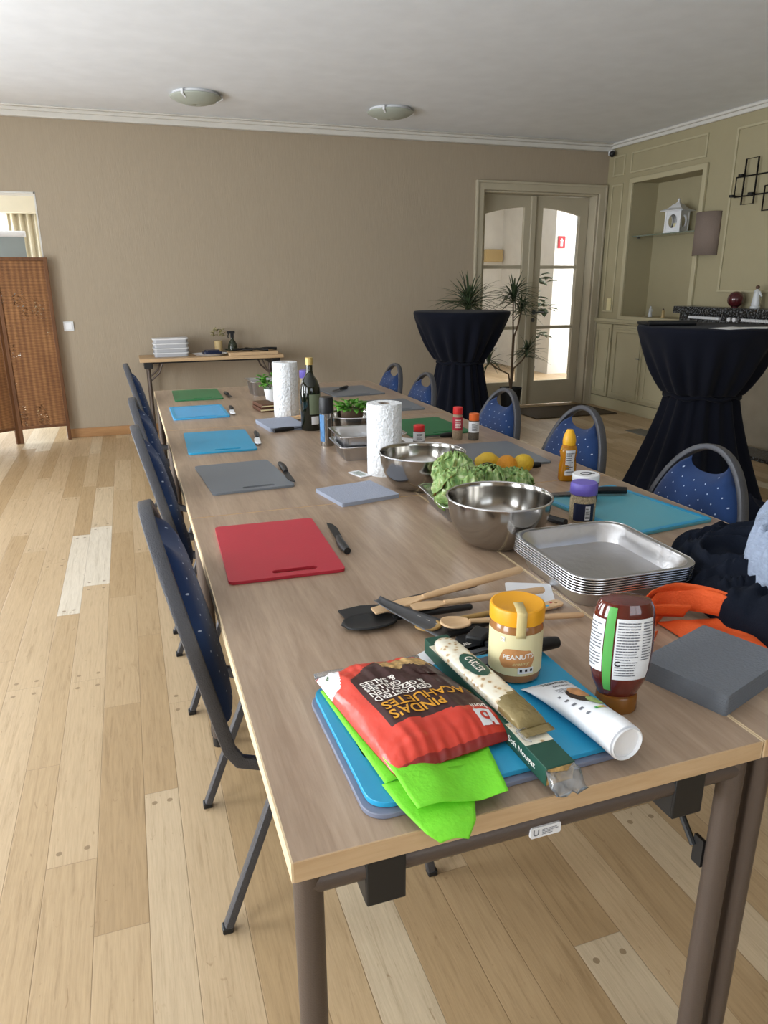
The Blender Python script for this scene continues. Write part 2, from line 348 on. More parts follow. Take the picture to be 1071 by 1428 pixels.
def tag(o, label=None, cat=None, group=None, kind=None):
    if label: o['label'] = label
    if cat: o['category'] = cat
    if group: o['group'] = group
    if kind: o['kind'] = kind
    return o
def thing(name, label, cat, loc=(0, 0, 0), rz=0, group=None, rot=None):
    o = bpy.data.objects.new(name, None); COL.objects.link(o); o.location = loc; o.rotation_euler = rot or (0, 0, rz); o.empty_display_size = .1
    return tag(o, label, cat, group)
def struct(o): o['kind'] = 'structure'; return o
KIDS = {}
def dup(root, loc, rz=0, label=None, group=None):
    r = root.copy(); COL.objects.link(r); r.location = loc; r.rotation_euler = (0, 0, rz)
    if label: r['label'] = label
    if group: r['group'] = group
    for ch in list(root.children):
        c = ch.copy(); COL.objects.link(c); c.parent = r
        for g in list(ch.children):
            d = g.copy(); COL.objects.link(d); d.parent = c
    return r
def rrect(w, h, r, n=6, cx=0, cy=0):
    out = []
    for (sx, sy, a0) in ((1, 1, 0), (-1, 1, PI / 2), (-1, -1, PI), (1, -1, 3 * PI / 2)):
        for i in range(n + 1):
            a = a0 + PI / 2 * i / n; out.append((cx + sx * (w / 2 - r) + r * math.cos(a), cy + sy * (h / 2 - r) + r * math.sin(a)))
    return out
def text_geo(txt, size=1.0, align='CENTER', sx=1.0, shear=0):
    cu = bpy.data.curves.new('writing', 'FONT'); cu.body = txt; cu.size = size; cu.align_x = align; cu.align_y = 'CENTER'; cu.resolution_u = 3; cu.space_line = .85; cu.shear = shear
    cu.offset = size * .018
    o = bpy.data.objects.new('writing', cu); COL.objects.link(o); bpy.context.view_layer.update()
    me = bpy.data.meshes.new_from_object(o.evaluated_get(bpy.context.evaluated_depsgraph_get()))
    V = [(v.co.x * sx, v.co.y) for v in me.vertices]; F = [tuple(p.vertices) for p in me.polygons]
    bpy.data.objects.remove(o); bpy.data.curves.remove(cu); bpy.data.meshes.remove(me); return V, F
def writing(name, txt, size, fn, m, parent, **k):
    V, F = text_geo(txt, size, **k); b = B(); b.add([fn(x, y) for x, y in V], F)
    return b.build(name, m, parent, smooth=False, recalc=False)
def fine_print(b, x0, x1, y0, y1, rows, fn, h=.45, seed=1):
    r = random.Random(seed); dy = (y1 - y0) / rows
    for i in range(rows):
        y = y1 - (i + .5) * dy; x = x0; end = x1 - (x1 - x0) * r.choice([0, 0, .1, .35])
        while x < end:
            w = min((x1 - x0) * r.uniform(.08, .22), end - x); n = 2
            for q in range(n):
                a, c = x + w * .9 * q / n, x + w * .9 * (q + 1) / n
                b.add([fn(a, y - dy * h / 2), fn(c, y - dy * h / 2), fn(c, y + dy * h / 2), fn(a, y + dy * h / 2)], [(0, 1, 2, 3)])
            x += w

# ================================================================== THE ROOM
WY, RX, LX, BY, CZ = 7.27, 5.09, -3.0, -2.8, 2.77
struct(B().bx(-4.2, 7.6, BY - .2, 12.2, -.12, 0).build('floor', 'floor', smooth=False))
struct(B().bx(LX - .2, 7.6, BY - .2, 12.2, CZ, CZ + .12).build('ceiling', 'ceiling', smooth=False))
# far wall with an opening (left) and the glazed doors
OPX0, OPX1, OPZ = -2.4, -.63, 2.126
DX0, DX1, DZ = 3.60, 4.99, 2.28
b = B()
b.bx(LX, OPX0, WY, WY + .2, 0, CZ); b.bx(OPX0, OPX1, WY, WY + .2, OPZ, CZ); b.bx(OPX1, DX0, WY, WY + .2, 0, CZ); b.bx(DX0, DX1, WY, WY + .2, DZ, CZ); b.bx(DX1, RX + .4, WY, WY + .2, 0, CZ)
struct(b.build('wall_far', 'wall', smooth=False))
# left wall with three tall windows
b = B(); y = BY
for a, c in WINS:
    b.bx(LX - .2, LX, y, a, 0, CZ); b.bx(LX - .2, LX, a, c, 0, .3); b.bx(LX - .2, LX, a, c, 2.3, CZ); y = c
b.bx(LX - .2, LX, y, WY, 0, CZ); struct(b.build('wall_left', 'wall', smooth=False))
for i, (a, c) in enumerate(WINS):
    b = B(); X = LX - .1
    b.bx(X - .03, X + .03, a, a + .06, .3, 2.3).bx(X - .03, X + .03, c - .06, c, .3, 2.3).bx(X - .03, X + .03, a, c, .3, .36).bx(X - .03, X + .03, a, c, 2.24, 2.3).bx(X - .025, X + .025, (a + c) / 2 - .04, (a + c) / 2 + .04, .3, 2.3)
    struct(b.build('window_%d' % (i + 1), 'trim', smooth=False))
b = B(); b.bx(LX, .1, BY - .2, BY, 0, CZ).bx(.1, 2.3, BY - .2, BY, 0, .75).bx(.1, 2.3, BY - .2, BY, 2.25, CZ).bx(2.3, RX, BY - .2, BY, 0, CZ)
struct(b.build('wall_rear', 'wall', smooth=False))
b = B(); b.bx(.1, .16, BY - .12, BY - .06, .75, 2.25).bx(2.24, 2.3, BY - .12, BY - .06, .75, 2.25).bx(.1, 2.3, BY - .12, BY - .06, .75, .81).bx(.1, 2.3, BY - .12, BY - .06, 2.19, 2.25).bx(1.17, 1.23, BY - .12, BY - .06, .75, 2.25)
struct(b.build('window_4', 'trim', smooth=False))
# right wall with a niche, panels, cupboards
NY0, NY1, NZ0, NZ1 = 5.80, 6.80, 1.02, 2.35
b = B()
b.bx(RX, RX + .4, BY, NY0, 0, CZ).bx(RX, RX + .4, NY1, WY, 0, CZ).bx(RX, RX + .4, NY0, NY1, 0, NZ0).bx(RX, RX + .4, NY0, NY1, NZ1, CZ).bx(RX + .3, RX + .4, NY0, NY1, NZ0, NZ1)
struct(b.build('wall_right', 'wall_green', smooth=False))
def mould_x(b, y0, y1, z0, z1, t=.03, d=.014, X=RX):     # a picture-frame moulding on the right wall
    b.prism([(y0, z0), (y1, z0), (y1, z1), (y0, z1)], X - d, X, [[(y0 + t, z0 + t), (y1 - t, z0 + t), (y1 - t, z1 - t), (y0 + t, z1 - t)]], 'X')
b = B(); mould_x(b, NY0 - .05, NY1 + .05, NZ0 - .05, NZ1 + .04, .05, .03); struct(b.build('trim_niche', 'panel_cream', bevel=.006))
b = B(); mould_x(b, 5.80, 6.88, 2.44, 2.64, .018, .012); mould_x(b, 6.98, 7.17, 1.05, 2.36, .018, .012); mould_x(b, 6.98, 7.17, 2.44, 2.64, .018, .012)
mould_x(b, 3.3, 5.46, 1.28, 2.62, .02, .014); struct(b.build('trim_panels', 'panel_cream', bevel=.003))
b = B(); b.bx(RX - .045, RX, 5.70, WY, .95, .985).bx(RX - .03, RX, 5.70, WY, .93, .95); struct(b.build('trim_dado', 'panel_cream', bevel=.005))
b = B(); b.bx(RX - .02, RX, 5.70, WY, 0, .12); struct(b.build('baseboard_right', 'panel_cream', bevel=.004))
b = B(); b.bx(LX, OPX0, WY - .018, WY, 0, .085).bx(OPX1, 3.5, WY - .018, WY, 0, .085); struct(b.build('baseboard_far', 'base_wood', bevel=.004))
# crown mouldings
def crown(name, pts):
    b = B()
    for (x0, x1, y0, y1, z0, z1) in pts: b.bx(x0, x1, y0, y1, z0, z1)
    struct(b.build(name, 'trim', bevel=.006))
crown('trim_crown_far', [(LX, RX, WY - .055, WY, 2.695, CZ), (LX, RX, WY - .085, WY, 2.735, CZ), (LX, RX, WY - .13, WY, 2.757, CZ)])
crown('trim_crown_right', [(RX - .02, RX, BY, WY, 2.715, CZ), (RX - .045, RX, BY, WY, 2.745, CZ)])
# --- glazed double door, recessed
b = B(); a_ = .09
def u_frame(o, i_, zo, zi, ya, yb):
    b.prism([(DX0 - o, 0), (DX0 - i_, 0), (DX0 - i_, DZ + zi), (DX1 + i_, DZ + zi), (DX1 + i_, 0), (DX1 + o, 0), (DX1 + o, DZ + zo), (DX0 - o, DZ + zo)], ya, yb, (), 'Y')
u_frame(a_, 0, a_, 0, WY - .03, WY - .0005); u_frame(a_, .065, a_, .065, WY - .042, WY - .0302); u_frame(0, -.02, 0, -.02, WY, WY + .2)
struct(b.build('trim_door_surround', 'door_paint', bevel=.005))
def door_leaf(x0, x1, gx0, gx1, name, arch):
    D = struct(bpy.data.objects.new(name, None)); COL.objects.link(D)
    hole = [(gx0, .28), (gx1, .28)]
    for i in range(9):
        t = i / 8; x = gx1 + (gx0 - gx1) * t; hole.append((x, arch(x)))
    B().prism([(x0, .01), (x1, .01), (x1, 2.255), (x0, 2.255)], WY + .13, WY + .17, [hole], 'Y').build('door_frame', 'door_paint', D, bevel=.004)
    g = B().bx(gx0, gx1, WY + .135, WY + .165, 1.515, 1.55).bx(gx0, gx1, WY + .135, WY + .165, .865, .90); g.build('glazing_bar', 'door_paint', D, bevel=.004)
    B().bx(gx0, gx1, WY + .148, WY + .152, .28, 2.15).build('glass', 'pane', D, smooth=False)
    return D
arch = lambda x: 2.145 - .085 * ((x - 4.28) / .6) ** 2
d1 = door_leaf(3.625, 4.262, 3.70, 4.165, 'door_1', arch)
d2 = door_leaf(4.268, 4.965, 4.395, 4.862, 'door_2', arch)
B().bx(4.235, 4.30, WY + .105, WY + .13, .01, 2.255).build('astragal', 'door_paint', d2, bevel=.008)
h = B(); h.cyl((4.345, WY + .13, 1.05), (4.345, WY + .07, 1.05), .009).tube([(4.34, WY + .075, 1.05), (4.38, WY + .072, 1.052), (4.45, WY + .075, 1.045)], .009).cyl((4.345, WY + .13, 1.05), (4.345, WY + .122, 1.05), .026)
h.cyl((4.335, WY + .13, .965), (4.335, WY + .120, .965), .022); h.build('door_handle', 'dark_steel', d2)['label'] = 'dark bronze lever handle and lock rosette'
# --- hall beyond the doors
b = B(); b.bx(2.8, 2.9, WY + .2, 11.8, 0, CZ).bx(2.8, 7.4, 11.6, 11.8, 0, CZ); struct(b.build('wall_hall', 'hall_white', smooth=False))
b = B(); b.bx(6.14, 7.4, 9.95, 11.6, 0, CZ); struct(b.build('wall_hall_pier', 'hall_white', smooth=False))
b = B(); b.bx(7.2, 7.4, WY + .2, 7.9, 0, CZ).bx(7.2, 7.4, 7.9, 9.9, 2.4, CZ).bx(5.5, 7.4, WY, WY + .2, 0, CZ); struct(b.build('wall_hall_window', 'hall_white', smooth=False))
# --- side room beyond the opening
b = B(); b.bx(-4.2, 2.8, 10.2, 10.4, 0, CZ).bx(-.15, -.05, WY + .2, 10.2, 0, CZ).bx(-4.2, -4.0, WY + .2, 10.2, 0, CZ); struct(b.build('wall_side_room', 'hall_white', smooth=False))
b = B(); b.bx(OPX0, OPX1, WY - .004, WY + .2, OPZ - .012, OPZ + .001).bx(OPX1 - .012, OPX1 + .001, WY - .004, WY + .2, 0, OPZ); struct(b.build('trim_opening', 'trim', smooth=False))

# ================================================================== TABLES
T = .74
def folding_table(name, label, x0, x1, y0, y1, group, legs=None):
    cx, cy = (x0 + x1) / 2, (y0 + y1) / 2; w, l = x1 - x0, y1 - y0
    t = thing(name, label, 'table', (cx, cy, 0), 0, group)
    B().box((0, 0, T - .0145), (w - .004, l - .004, .029)).build('tabletop', 'table', t, bevel=.001)
    z = T - .0145
    for s in (-1, 1):
        B().box((s * (w / 2 - .0013), 0, z), (.0026, l - .002, .0288)).build('long_edge_band', 'band_light', t, smooth=False)
        B().box((0, s * (l / 2 - .0012), z), (w - .0054, .0022, .0286)).build('end_edge_band', 'band', t, smooth=False)
    hx, hy = w / 2 - .024, l / 2 - .026
    for sy in (-1, 1):
        for sx in (-1, 1):
            q = B(); q.tube([(sx * hx, sy * hy, .012), (sx * hx, sy * hy, T - .03)], .0188, 20); lg = q.build('leg', 'brown_metal', t)
            B().cyl((sx * hx, sy * hy, 0), (sx * hx, sy * hy, .03), .0198, 20).build('foot_cap', 'black_plastic', lg)
        q = B(); q.tube([(-hx, sy * hy, T - .052), (hx, sy * hy, T - .052)], .0185, 16); q.build('crossbar', 'brown_metal', t)
        for sx in (-1, 1):
            q = B(); X = sx * (hx - .095); Y = sy * (hy - .018)
            q.box((X - .024, Y, T - .066), (.005, .07, .072)).box((X + .024, Y, T - .066), (.005, .07, .072)).box((X, Y - sy * -.036, T - .066), (.052, .005, .072)).box((X, Y, T - .101), (.052, .05, .004))
            q.build('hinge_bracket', 'black_plastic', t, bevel=.003)
            q = B(); q.tube([(sx * (hx - .02), sy * (hy - .03), T - .22), (sx * (hx - .02), sy * (hy - .09), T - .16), (sx * (hx - .025), sy * (hy - .22), T - .035)], .0055, 8).box((sx * (hx - .016), sy * (hy - .022), T - .225), (.006, .02, .05)); q.build('folding_brace', 'black_plastic', t)
    return t
TX = [(.114, .8145), (.8165, 1.517)]; TY = [(.668, 2.026), (2.029, 3.386), (3.389, 4.746)]
tl = [['near left folding table under the stacked blue board and peanut bag', 'middle left folding table carrying the grey board and light blue board', 'far left folding table carrying the pale blue and green boards'],
      ['near right folding table under the foil trays and folded grey hoodie', 'middle right folding table carrying the lemons and spice jars', 'far right folding table with two grey cutting boards beside empty chairs']]
tabs = {}
for i in range(2):
    for j in range(3):
        tabs[i, j] = folding_table('folding_table', tl[i][j], TX[i][0], TX[i][1], TY[j][0], TY[j][1], 'joined folding tables')
# sticker with a grey U mark on the near crossbar
st = tabs[0, 0]; cy0 = -((TY[0][1] - TY[0][0]) / 2 - .026)
sfn = lambda x, y: (x, cy0 - .0205 - .0004, T - .052 + y)
sb = B(); sb.prism(rrect(.046, .0165, .003), cy0 - .0208, cy0 - .0165, (), 'Y'); so = sb.build('sticker', 'white_matte', st, loc=(-.006, 0, T - .058)); so['label'] = 'white sticker with a grey U mark'
b = B(); fine_print(b, -.006, .019, -.005, .005, 4, lambda x, y: (x, cy0 - .0212, y), seed=5); b.build('fine_print', 'grey_ink', so, smooth=False)
writing('logo', 'U', .014, lambda x, y: (x - .015, cy0 - .0212, y), 'grey_ink', so)

def side_table():
    x0, x1, y0, y1 = .07, 1.36, 6.83, 7.25
    t = thing('folding_table', 'narrow wooden folding table against the taupe far wall', 'table', ((x0 + x1) / 2, (y0 + y1) / 2, 0)); w, l = x1 - x0, y1 - y0
    B().box((0, 0, T - .015), (w, l, .03)).build('tabletop', 'band', t, bevel=.002)
    for sx in (-1, 1):
        for sy in (-1, 1):
            B().tube([(sx * (w / 2 - .07), sy * (l / 2 - .06), 0), (sx * (w / 2 - .07), sy * (l / 2 - .06), T - .03)], .017, 14).build('leg', 'brown_metal', t)
            B().tube([(sx * (w / 2 - .07), sy * (l / 2 - .06), T - .21), (sx * (w / 2 - .16), sy * (l / 2 - .06), T - .13), (sx * (w / 2 - .20), sy * (l / 2 - .06), T - .035)], .008, 8).build('folding_brace', 'brown_metal', t)
        B().box((sx * (w / 2 - .07), 0, T - .06), (.075, l - .03, .06)).build('hinge_bracket', 'black_plastic', t, bevel=.004)
    B().box((0, -l / 2 + .05, T - .038), (w - .2, .02, .016)).box((0, l / 2 - .05, T - .038), (w - .2, .02, .016)).build('rail', 'black_plastic', t)
side_table()

# ================================================================== CHAIRS
def back_f(z): return -.19 - .115 * max(0, (z - .44) / .5) ** 1.1
def make_chair(label, loc, rz, group):
    t = thing('banquet_chair', label, 'chair', loc, rz, group)
    path = []
    A, H0, Hh = .212, .57, .37
    for (x, f, z) in ((-.19, .20, .405), (-.19, .1, .405), (-.195, -.06, .405), (-.198, -.13, .408), (-.20, -.172, .425), (-.204, -.192, .46), (-.210, back_f(.52), .52)): path.append((x, f, z))
    for i in range(29):
        a = PI - PI * i / 28; x = A * math.cos(a); z = H0 + Hh * math.sin(a) ** .92; path.append((x, back_f(z), z))
    path += [(-x, f, z) for (x, f, z) in reversed(path[:7])]
    B().tube(path, .01, 14, sec=(.0095, .0145), ref=(1, 0, 0)).build('frame', 'chair_metal', t)
    b = B()
    b.tube([(-.19, .20, .405), (-.15, .235, .405), (0, .245, .405), (.15, .235, .405), (.19, .20, .405)], .012, 10).tube([(-.19, -.1, .40), (.19, -.1, .40)], .01, 8); b.build('seat_rail', 'chair_metal', t)
    for sx in (-1, 1):
        B().tube([(sx * .212, -.225, .015), (sx * .208, -.15, .21), (sx * .20, -.075, .405)], .01, 12, sec=(.0125, .0105), ref=(1, 0, 0)).build('leg', 'chair_metal', t)
        B().tube([(sx * .212, .262, .015), (sx * .208, .23, .21), (sx * .20, .195, .405)], .01, 12, sec=(.0125, .0105), ref=(1, 0, 0)).build('leg', 'chair_metal', t)
        B().box((sx * .2125, -.228, .008), (.024, .024, .016)).build('rubber_foot', 'black_plastic', t, bevel=.003)
        B().box((sx * .2125, .265, .008), (.024, .024, .016)).build('rubber_foot', 'black_plastic', t, bevel=.003)
        B().box((sx * .205, -.125, .26), (.010, .010, .012)).build('stacking_bumper', 'black_plastic', t)
        B().box((sx * .205, -.16, .17), (.010, .010, .012)).build('stacking_bumper', 'black_plastic', t)
    def ins(z):
        if z < H0: return .200
        k = min(1, (z - H0) / (Hh - .012)); return (A - .012) * math.sqrt(max(0, 1 - k ** (2 / .96)))
    def pad(side):
        def fn(u, v):
            x01 = u * 2 - 1
            z = .50 + v * (.862 - .50); w = ins(z)
            x = x01 * w
            if v > .55: z += (v - .55) / .45 * .045 * (abs(x01) ** 2.2)    # scooped top edge under the hand hole
            w = ins(min(z, .93)); x = x01 * max(w, .01)
            e = (1 - abs(x01) ** 4) * (1 - abs(2 * v - 1) ** 8)
            return (x, back_f(z) + side * (.004 + (.042 if side > 0 else .014) * e ** .5) * (1 if e > .001 else .0), z)
        return fn
    b = B(); b.grid(22, 20, pad(1)); b.grid(22, 20, pad(-1)); b.build('backrest', 'fabric', t, ang=60)
    b = B(); b.prism(rrect(.385, .31, .06, 6, 0, .07), .412, .462); b.build('seat', 'fabric', t, bevel=.018)
    return t
LG = 'blue banquet chairs along the left side'; RG = 'blue banquet chairs along the right side'
ch = make_chair('nearest black framed banquet chair on left, beside the red cutting board', (.30, 1.51, 0), -PI / 2, LG)
for (x, y, a, lab) in ((.292, 2.42, -PI / 2 + .03, 'black framed banquet chair on left beside the grey cutting board'),
                       (.29, 3.03, -PI / 2 - .02, 'black framed banquet chair on left beside the deeper blue board'),
                       (.27, 4.40, -PI / 2, 'farthest banquet chair on left beside the green cutting board')):
    dup(ch, (x, y, 0), a, lab, LG)
for (x, y, a, sz, lab) in ((1.312, 1.665, PI / 2, .965, 'blue dotted banquet chair on right, nearest, beside the cyan board'),
                       (1.312, 2.325, PI / 2, .98, 'blue dotted banquet chair on right behind the honey bottle'),
                       (1.312, 2.95, PI / 2, .965, 'blue dotted banquet chair on right behind the orange capped jar'),
                       (1.312, 3.90, PI / 2, .93, 'second farthest blue banquet chair on right, left of the black skirted table'),
                       (1.312, 4.44, PI / 2, .93, 'farthest blue banquet chair on the right side of the tables')):
    c_ = dup(ch, (x, y, 0), a, lab, RG); c_.scale = (1, 1, sz)

# ================================================================== CUTTING BOARDS
def board(name, label, m, c, w, l, rz, z=T, slot='near', th=.008, rim=None, group='plastic cutting boards'):
    t = thing(name, label, 'cutting board', (c[0], c[1], z), rz, group)
    hole = []
    if slot == 'near': hole = [rrect(.105, .019, .0092, 4, .02, -l / 2 + .032)]
    if slot == 'left': hole = [rrect(.03, .115, .0148, 5, -w / 2 + .038, 0)]
    B().prism(rrect(w, l, .014 if slot != 'left' else .03), .0005, th, hole).build('slab', m, t, bevel=.0015)
    if rim: B().prism(rrect(w - .004, l - .004, .014), th - .0004, th + .0015, [rrect(w - .034, l - .034, .008)]).build('rim', rim, t)
    return t
board('cutting_board', 'red plastic cutting board on the left edge of the near table', 'red', (.294, 1.70), .268, .40, -.035)
board('cutting_board', 'grey plastic cutting board beyond the red one on the left side', 'grey', (.322, 2.44), .268, .39, .06)
board('cutting_board', 'deeper blue cutting board between the grey board and pale blue board', 'blue', (.314, 3.055), .27, .425, -.03)
board('cutting_board', 'pale blue grooved cutting board second from far end on left', 'lblue', (.303, 3.823), .275, .375, 0, rim='blue')
board('cutting_board', 'green cutting board at far left end of the table row', 'green', (.35, 4.45), .273, .41, -.02)
board('cutting_board', 'cyan cutting board on the right beside the purple lidded jar', 'cyan', (1.315, 1.68), .30, .40, .12, slot=None, rim='blue')
board('cutting_board', 'grey cutting board on the right behind the lemons', 'grey', (1.30, 2.44), .28, .38, -.05, slot=None)
board('cutting_board', 'dark green cutting board on the right behind the near paper roll', 'dgreen', (1.255, 3.05), .29, .38, .02)
board('cutting_board', 'second farthest grey cutting board on the right side', 'grey', (1.31, 3.68), .27, .36, -.04)
board('cutting_board', 'farthest grey cutting board on the right behind the oil bottle', 'grey', (1.25, 4.27), .32, .38, .08)
board('cutting_board', 'grey lavender cutting board lying under the bright blue board', 'lav', (.424, .853), .418, .300, .02, slot='left', th=.008)
board('cutting_board', 'bright blue cutting board on top of grey one, under the peanut bag', 'blue', (.430, .860), .415, .296, .02, z=T + .0085, slot='left', th=.0085)
BZ = T + .017

# ================================================================== KNIVES
def knife(label, p0, p1, z, blade='black_plastic', handle='black_plastic', sheath=None, group='small kitchen knives'):
    a = math.atan2(p1[1] - p0[1], p1[0] - p0[0]); L = math.dist(p0, p1)
    t = thing('paring_knife', label, 'knife', (p0[0], p0[1], z), a, group)
    hl = L * .46
    b = B(); n = 9; b.tube([(hl * i / n, .003 * math.sin(PI * i / n), .010) for i in range(n + 1)], [.007 + .004 * math.sin(PI * (.15 + .8 * i / n)) for i in range(n + 1)], 12); b.build('handle', handle, t)
    pts = [(hl, -.010), (hl + (L - hl) * .6, -.013), (L * .93, -.008), (L, .006), (L * .9, .0075), (hl, .0085)]
    B().prism(pts, .0085, .0105).build('blade', blade, t)
    if sheath: B().prism([(hl + .01, -.013), (L * .85, -.016), (L * .97, -.004), (L * .9, .011), (hl + .01, .010)], .0055, .0082).build('sheath', sheath, t)
    return t
knife('black paring knife beside the red cutting board', (.455, 1.60), (.468, 1.83), T)
knife('black paring knife beside the left grey cutting board', (.475, 2.55), (.468, 2.28), T)
knife('black handled knife in white sheath beside the deeper blue board', (.487, 3.16), (.462, 2.92), T, 'white', sheath='white')
knife('black handled knife in white sheath beside the pale blue board', (.475, 3.90), (.463, 3.68), T, 'white', sheath='white')
knife('small dark knife beside the far green board', (.515, 4.44), (.53, 4.25), T)
knife('black knife lying on the farthest right grey board', (1.26, 4.36), (1.12, 4.20), T + .009)
knife('black knife lying across the second farthest right grey board', (1.22, 3.72), (1.30, 3.56), T + .009)
knife('dark knife at near edge of the right green board', (1.30, 2.82), (1.14, 2.80), T)
knife('black handled knife lying near grey board behind lemons', (1.36, 2.21), (1.25, 2.24), T)
# big knife on the cyan board (curved dark blade, black handle)
t = thing('chef_knife', 'chef knife with black handle on the cyan board behind the white lidded jar', 'knife', (1.15, 1.86, T + .011), -.28)
B().tube([(.165, 0, .011), (.20, .002, .012), (.245, 0, .012), (.27, -.002, .011)], [.010, .012, .012, .011], 12).build('handle', 'black_plastic', t)
B().prism([(-.06, -.012), (0, .006), (.08, .016), (.165, .012), (.165, -.012), (.08, -.016), (0, -.018)], .003, .005).build('blade', 'dark_steel', t)
t = thing('vegetable_peeler', 'black peeler with white tag between the near bowl and purple lidded jar', 'peeler', (1.075, 1.60, T), 1.9)
B().tube([(0, 0, .012), (.05, 0, .012), (.09, 0, .012)], [.011, .010, .012], 10).build('handle', 'black_plastic', t)
B().box((-.03, 0, .008), (.045, .026, .004)).build('tag', 'white', t, bevel=.001)['label'] = 'white cardboard tag'

# ================================================================== BOWLS
def bowl(name, label, c, R, h, rb, group='steel mixing bowls'):
    prof = []; n = 12
    outer = [(rb * .92, 0)] + [(rb + (R - rb) * math.sin(PI / 2 * i / n) ** .9, h * (1 - math.cos(PI / 2 * i / n)) ** .9) for i in range(0, n + 1)]
    t = thing(name, label, 'bowl', (c[0], c[1], T), 0, group)
    inner = [(r - .0018, z + .0018) for r, z in reversed(outer[1:])] + [(.001, .0022)]
    b = B(); b.ring(outer + [(R + .004, h + .0005), (R + .004, h + .003), (R - .001, h + .003)] + inner, 64); b.lathe([(rb * .92, .0002), (rb * .5, .0001)], 48)
    b.build('body', 'steel', t, ang=50)
    B().tube([((R + .002) * math.cos(2 * PI * i / 64), (R + .002) * math.sin(2 * PI * i / 64), h + .0015) for i in range(64)], .0028, 8, closed=True).build('rim', 'foil_rim', t)
    return t
bowl('mixing_bowl', 'nearest steel mixing bowl, empty, in front of the lettuce tray', (.847, 1.56), .131, .122, .062)
bowl('mixing_bowl', 'empty steel mixing bowl behind the lettuce and beside the paper roll', (.862, 2.12), .138, .115, .065)
bowl('mixing_bowl', 'farthest steel mixing bowl holding a green herb pot', (.860, 2.93), .115, .105, .055)

# ================================================================== FOIL TRAYS
def foil_tray_mesh(w, l, h, rim=.012, ribs=True, taper=.88, r=.04):
    n = 10; top = rrect(w, l, r, n); N = len(top)
    V = []; F = []
    def loop(scale, z, rib=0, out=0):
        for i, (x, y) in enumerate(top):
            k = scale - (rib if i % 2 else 0); d = math.hypot(x, y)
            V.append((x * k + (x / d) * out, y * k + (y / d) * out, z))
    def dense(L):
        o = []
        for i in range(len(L)):
            a, c = L[i], L[(i + 1) % len(L)]; d = math.dist(a, c); m_ = max(1, int(d / .008))
            for q in range(m_): o.append((a[0] + (c[0] - a[0]) * q / m_, a[1] + (c[1] - a[1]) * q / m_))
        return o
    top[:] = dense(top); N = len(top)
    rb = .028 if ribs else .004
    loop(1, h - .002, 0, rim); loop(1, h, 0, rim); loop(1, h + .0015, 0, rim * .6); loop(1, h); loop(.985, h - .006, 0); loop(.97, h * .8, rb); loop(taper + .02, .008, rb); loop(taper, .001); loop(taper - .03, .0008)
    L = 9
    for k in range(L - 1):
        for i in range(N): j = (i + 1) % N; F.append((k * N + i, k * N + j, (k + 1) * N + j, (k + 1) * N + i))
    F.append(tuple(range((L - 1) * N, L * N)))
    return V, F
def foil_tray(name, label, c, w, l, h, rz, z=T, group=None, ribs=True, rot=None, r=.04):
    V, F = foil_tray_mesh(w, l, h, ribs=ribs, r=r); t = thing(name, label, 'foil tray', (c[0], c[1], z), rz, group, rot=rot)
    B().add(V, F).build('tray_body', 'foil', t, ang=40, solid=.0004)
    rimp = [(x * (1 + .022 / w), y * (1 + .022 / l), h) for x, y in rrect(w, l, r, 10)]
    B().tube(rimp, .0016, 8, closed=True).build('rolled_rim', 'foil_rim', t)
    return t
labs = ['bottom aluminium tray of the stack beside the black shirt', 'second aluminium tray from the bottom of the tall stack', 'third aluminium tray from the bottom of the tall stack', 'middle aluminium tray of the tall stack of seven', 'third aluminium tray from the top of the tall stack', 'second aluminium tray from the top of the tall stack', 'topmost empty aluminium tray of the tall stack']
ft = foil_tray('aluminium_tray', labs[0], (.945, 1.268), .272, .30, .042, -.03, ribs=False, group='stacked aluminium trays', r=.05)
for k in range(1, 7): dup(ft, (.945 + .0006 * k, 1.268, T + .0052 * k), -.03 + .004 * (k % 3), labs[k])
foil_tray('aluminium_tray', 'ribbed foil tray filled with lettuce heads', (.935, 1.83), .30, .235, .052, -.08, r=.02)
t2 = foil_tray('aluminium_tray', 'lower ribbed foil tray of the pair beside the near paper roll', (.835, 2.62), .24, .20, .055, -.05, r=.02, group='pair of ribbed foil trays')
dup(t2, (.835, 2.62, T + .04), -.05, 'upper ribbed foil tray of the pair beside the near paper roll')
foil_tray('aluminium_tray', 'far foil tray beside the basil pot', (.765, 4.38), .22, .20, .085, .05, r=.02)

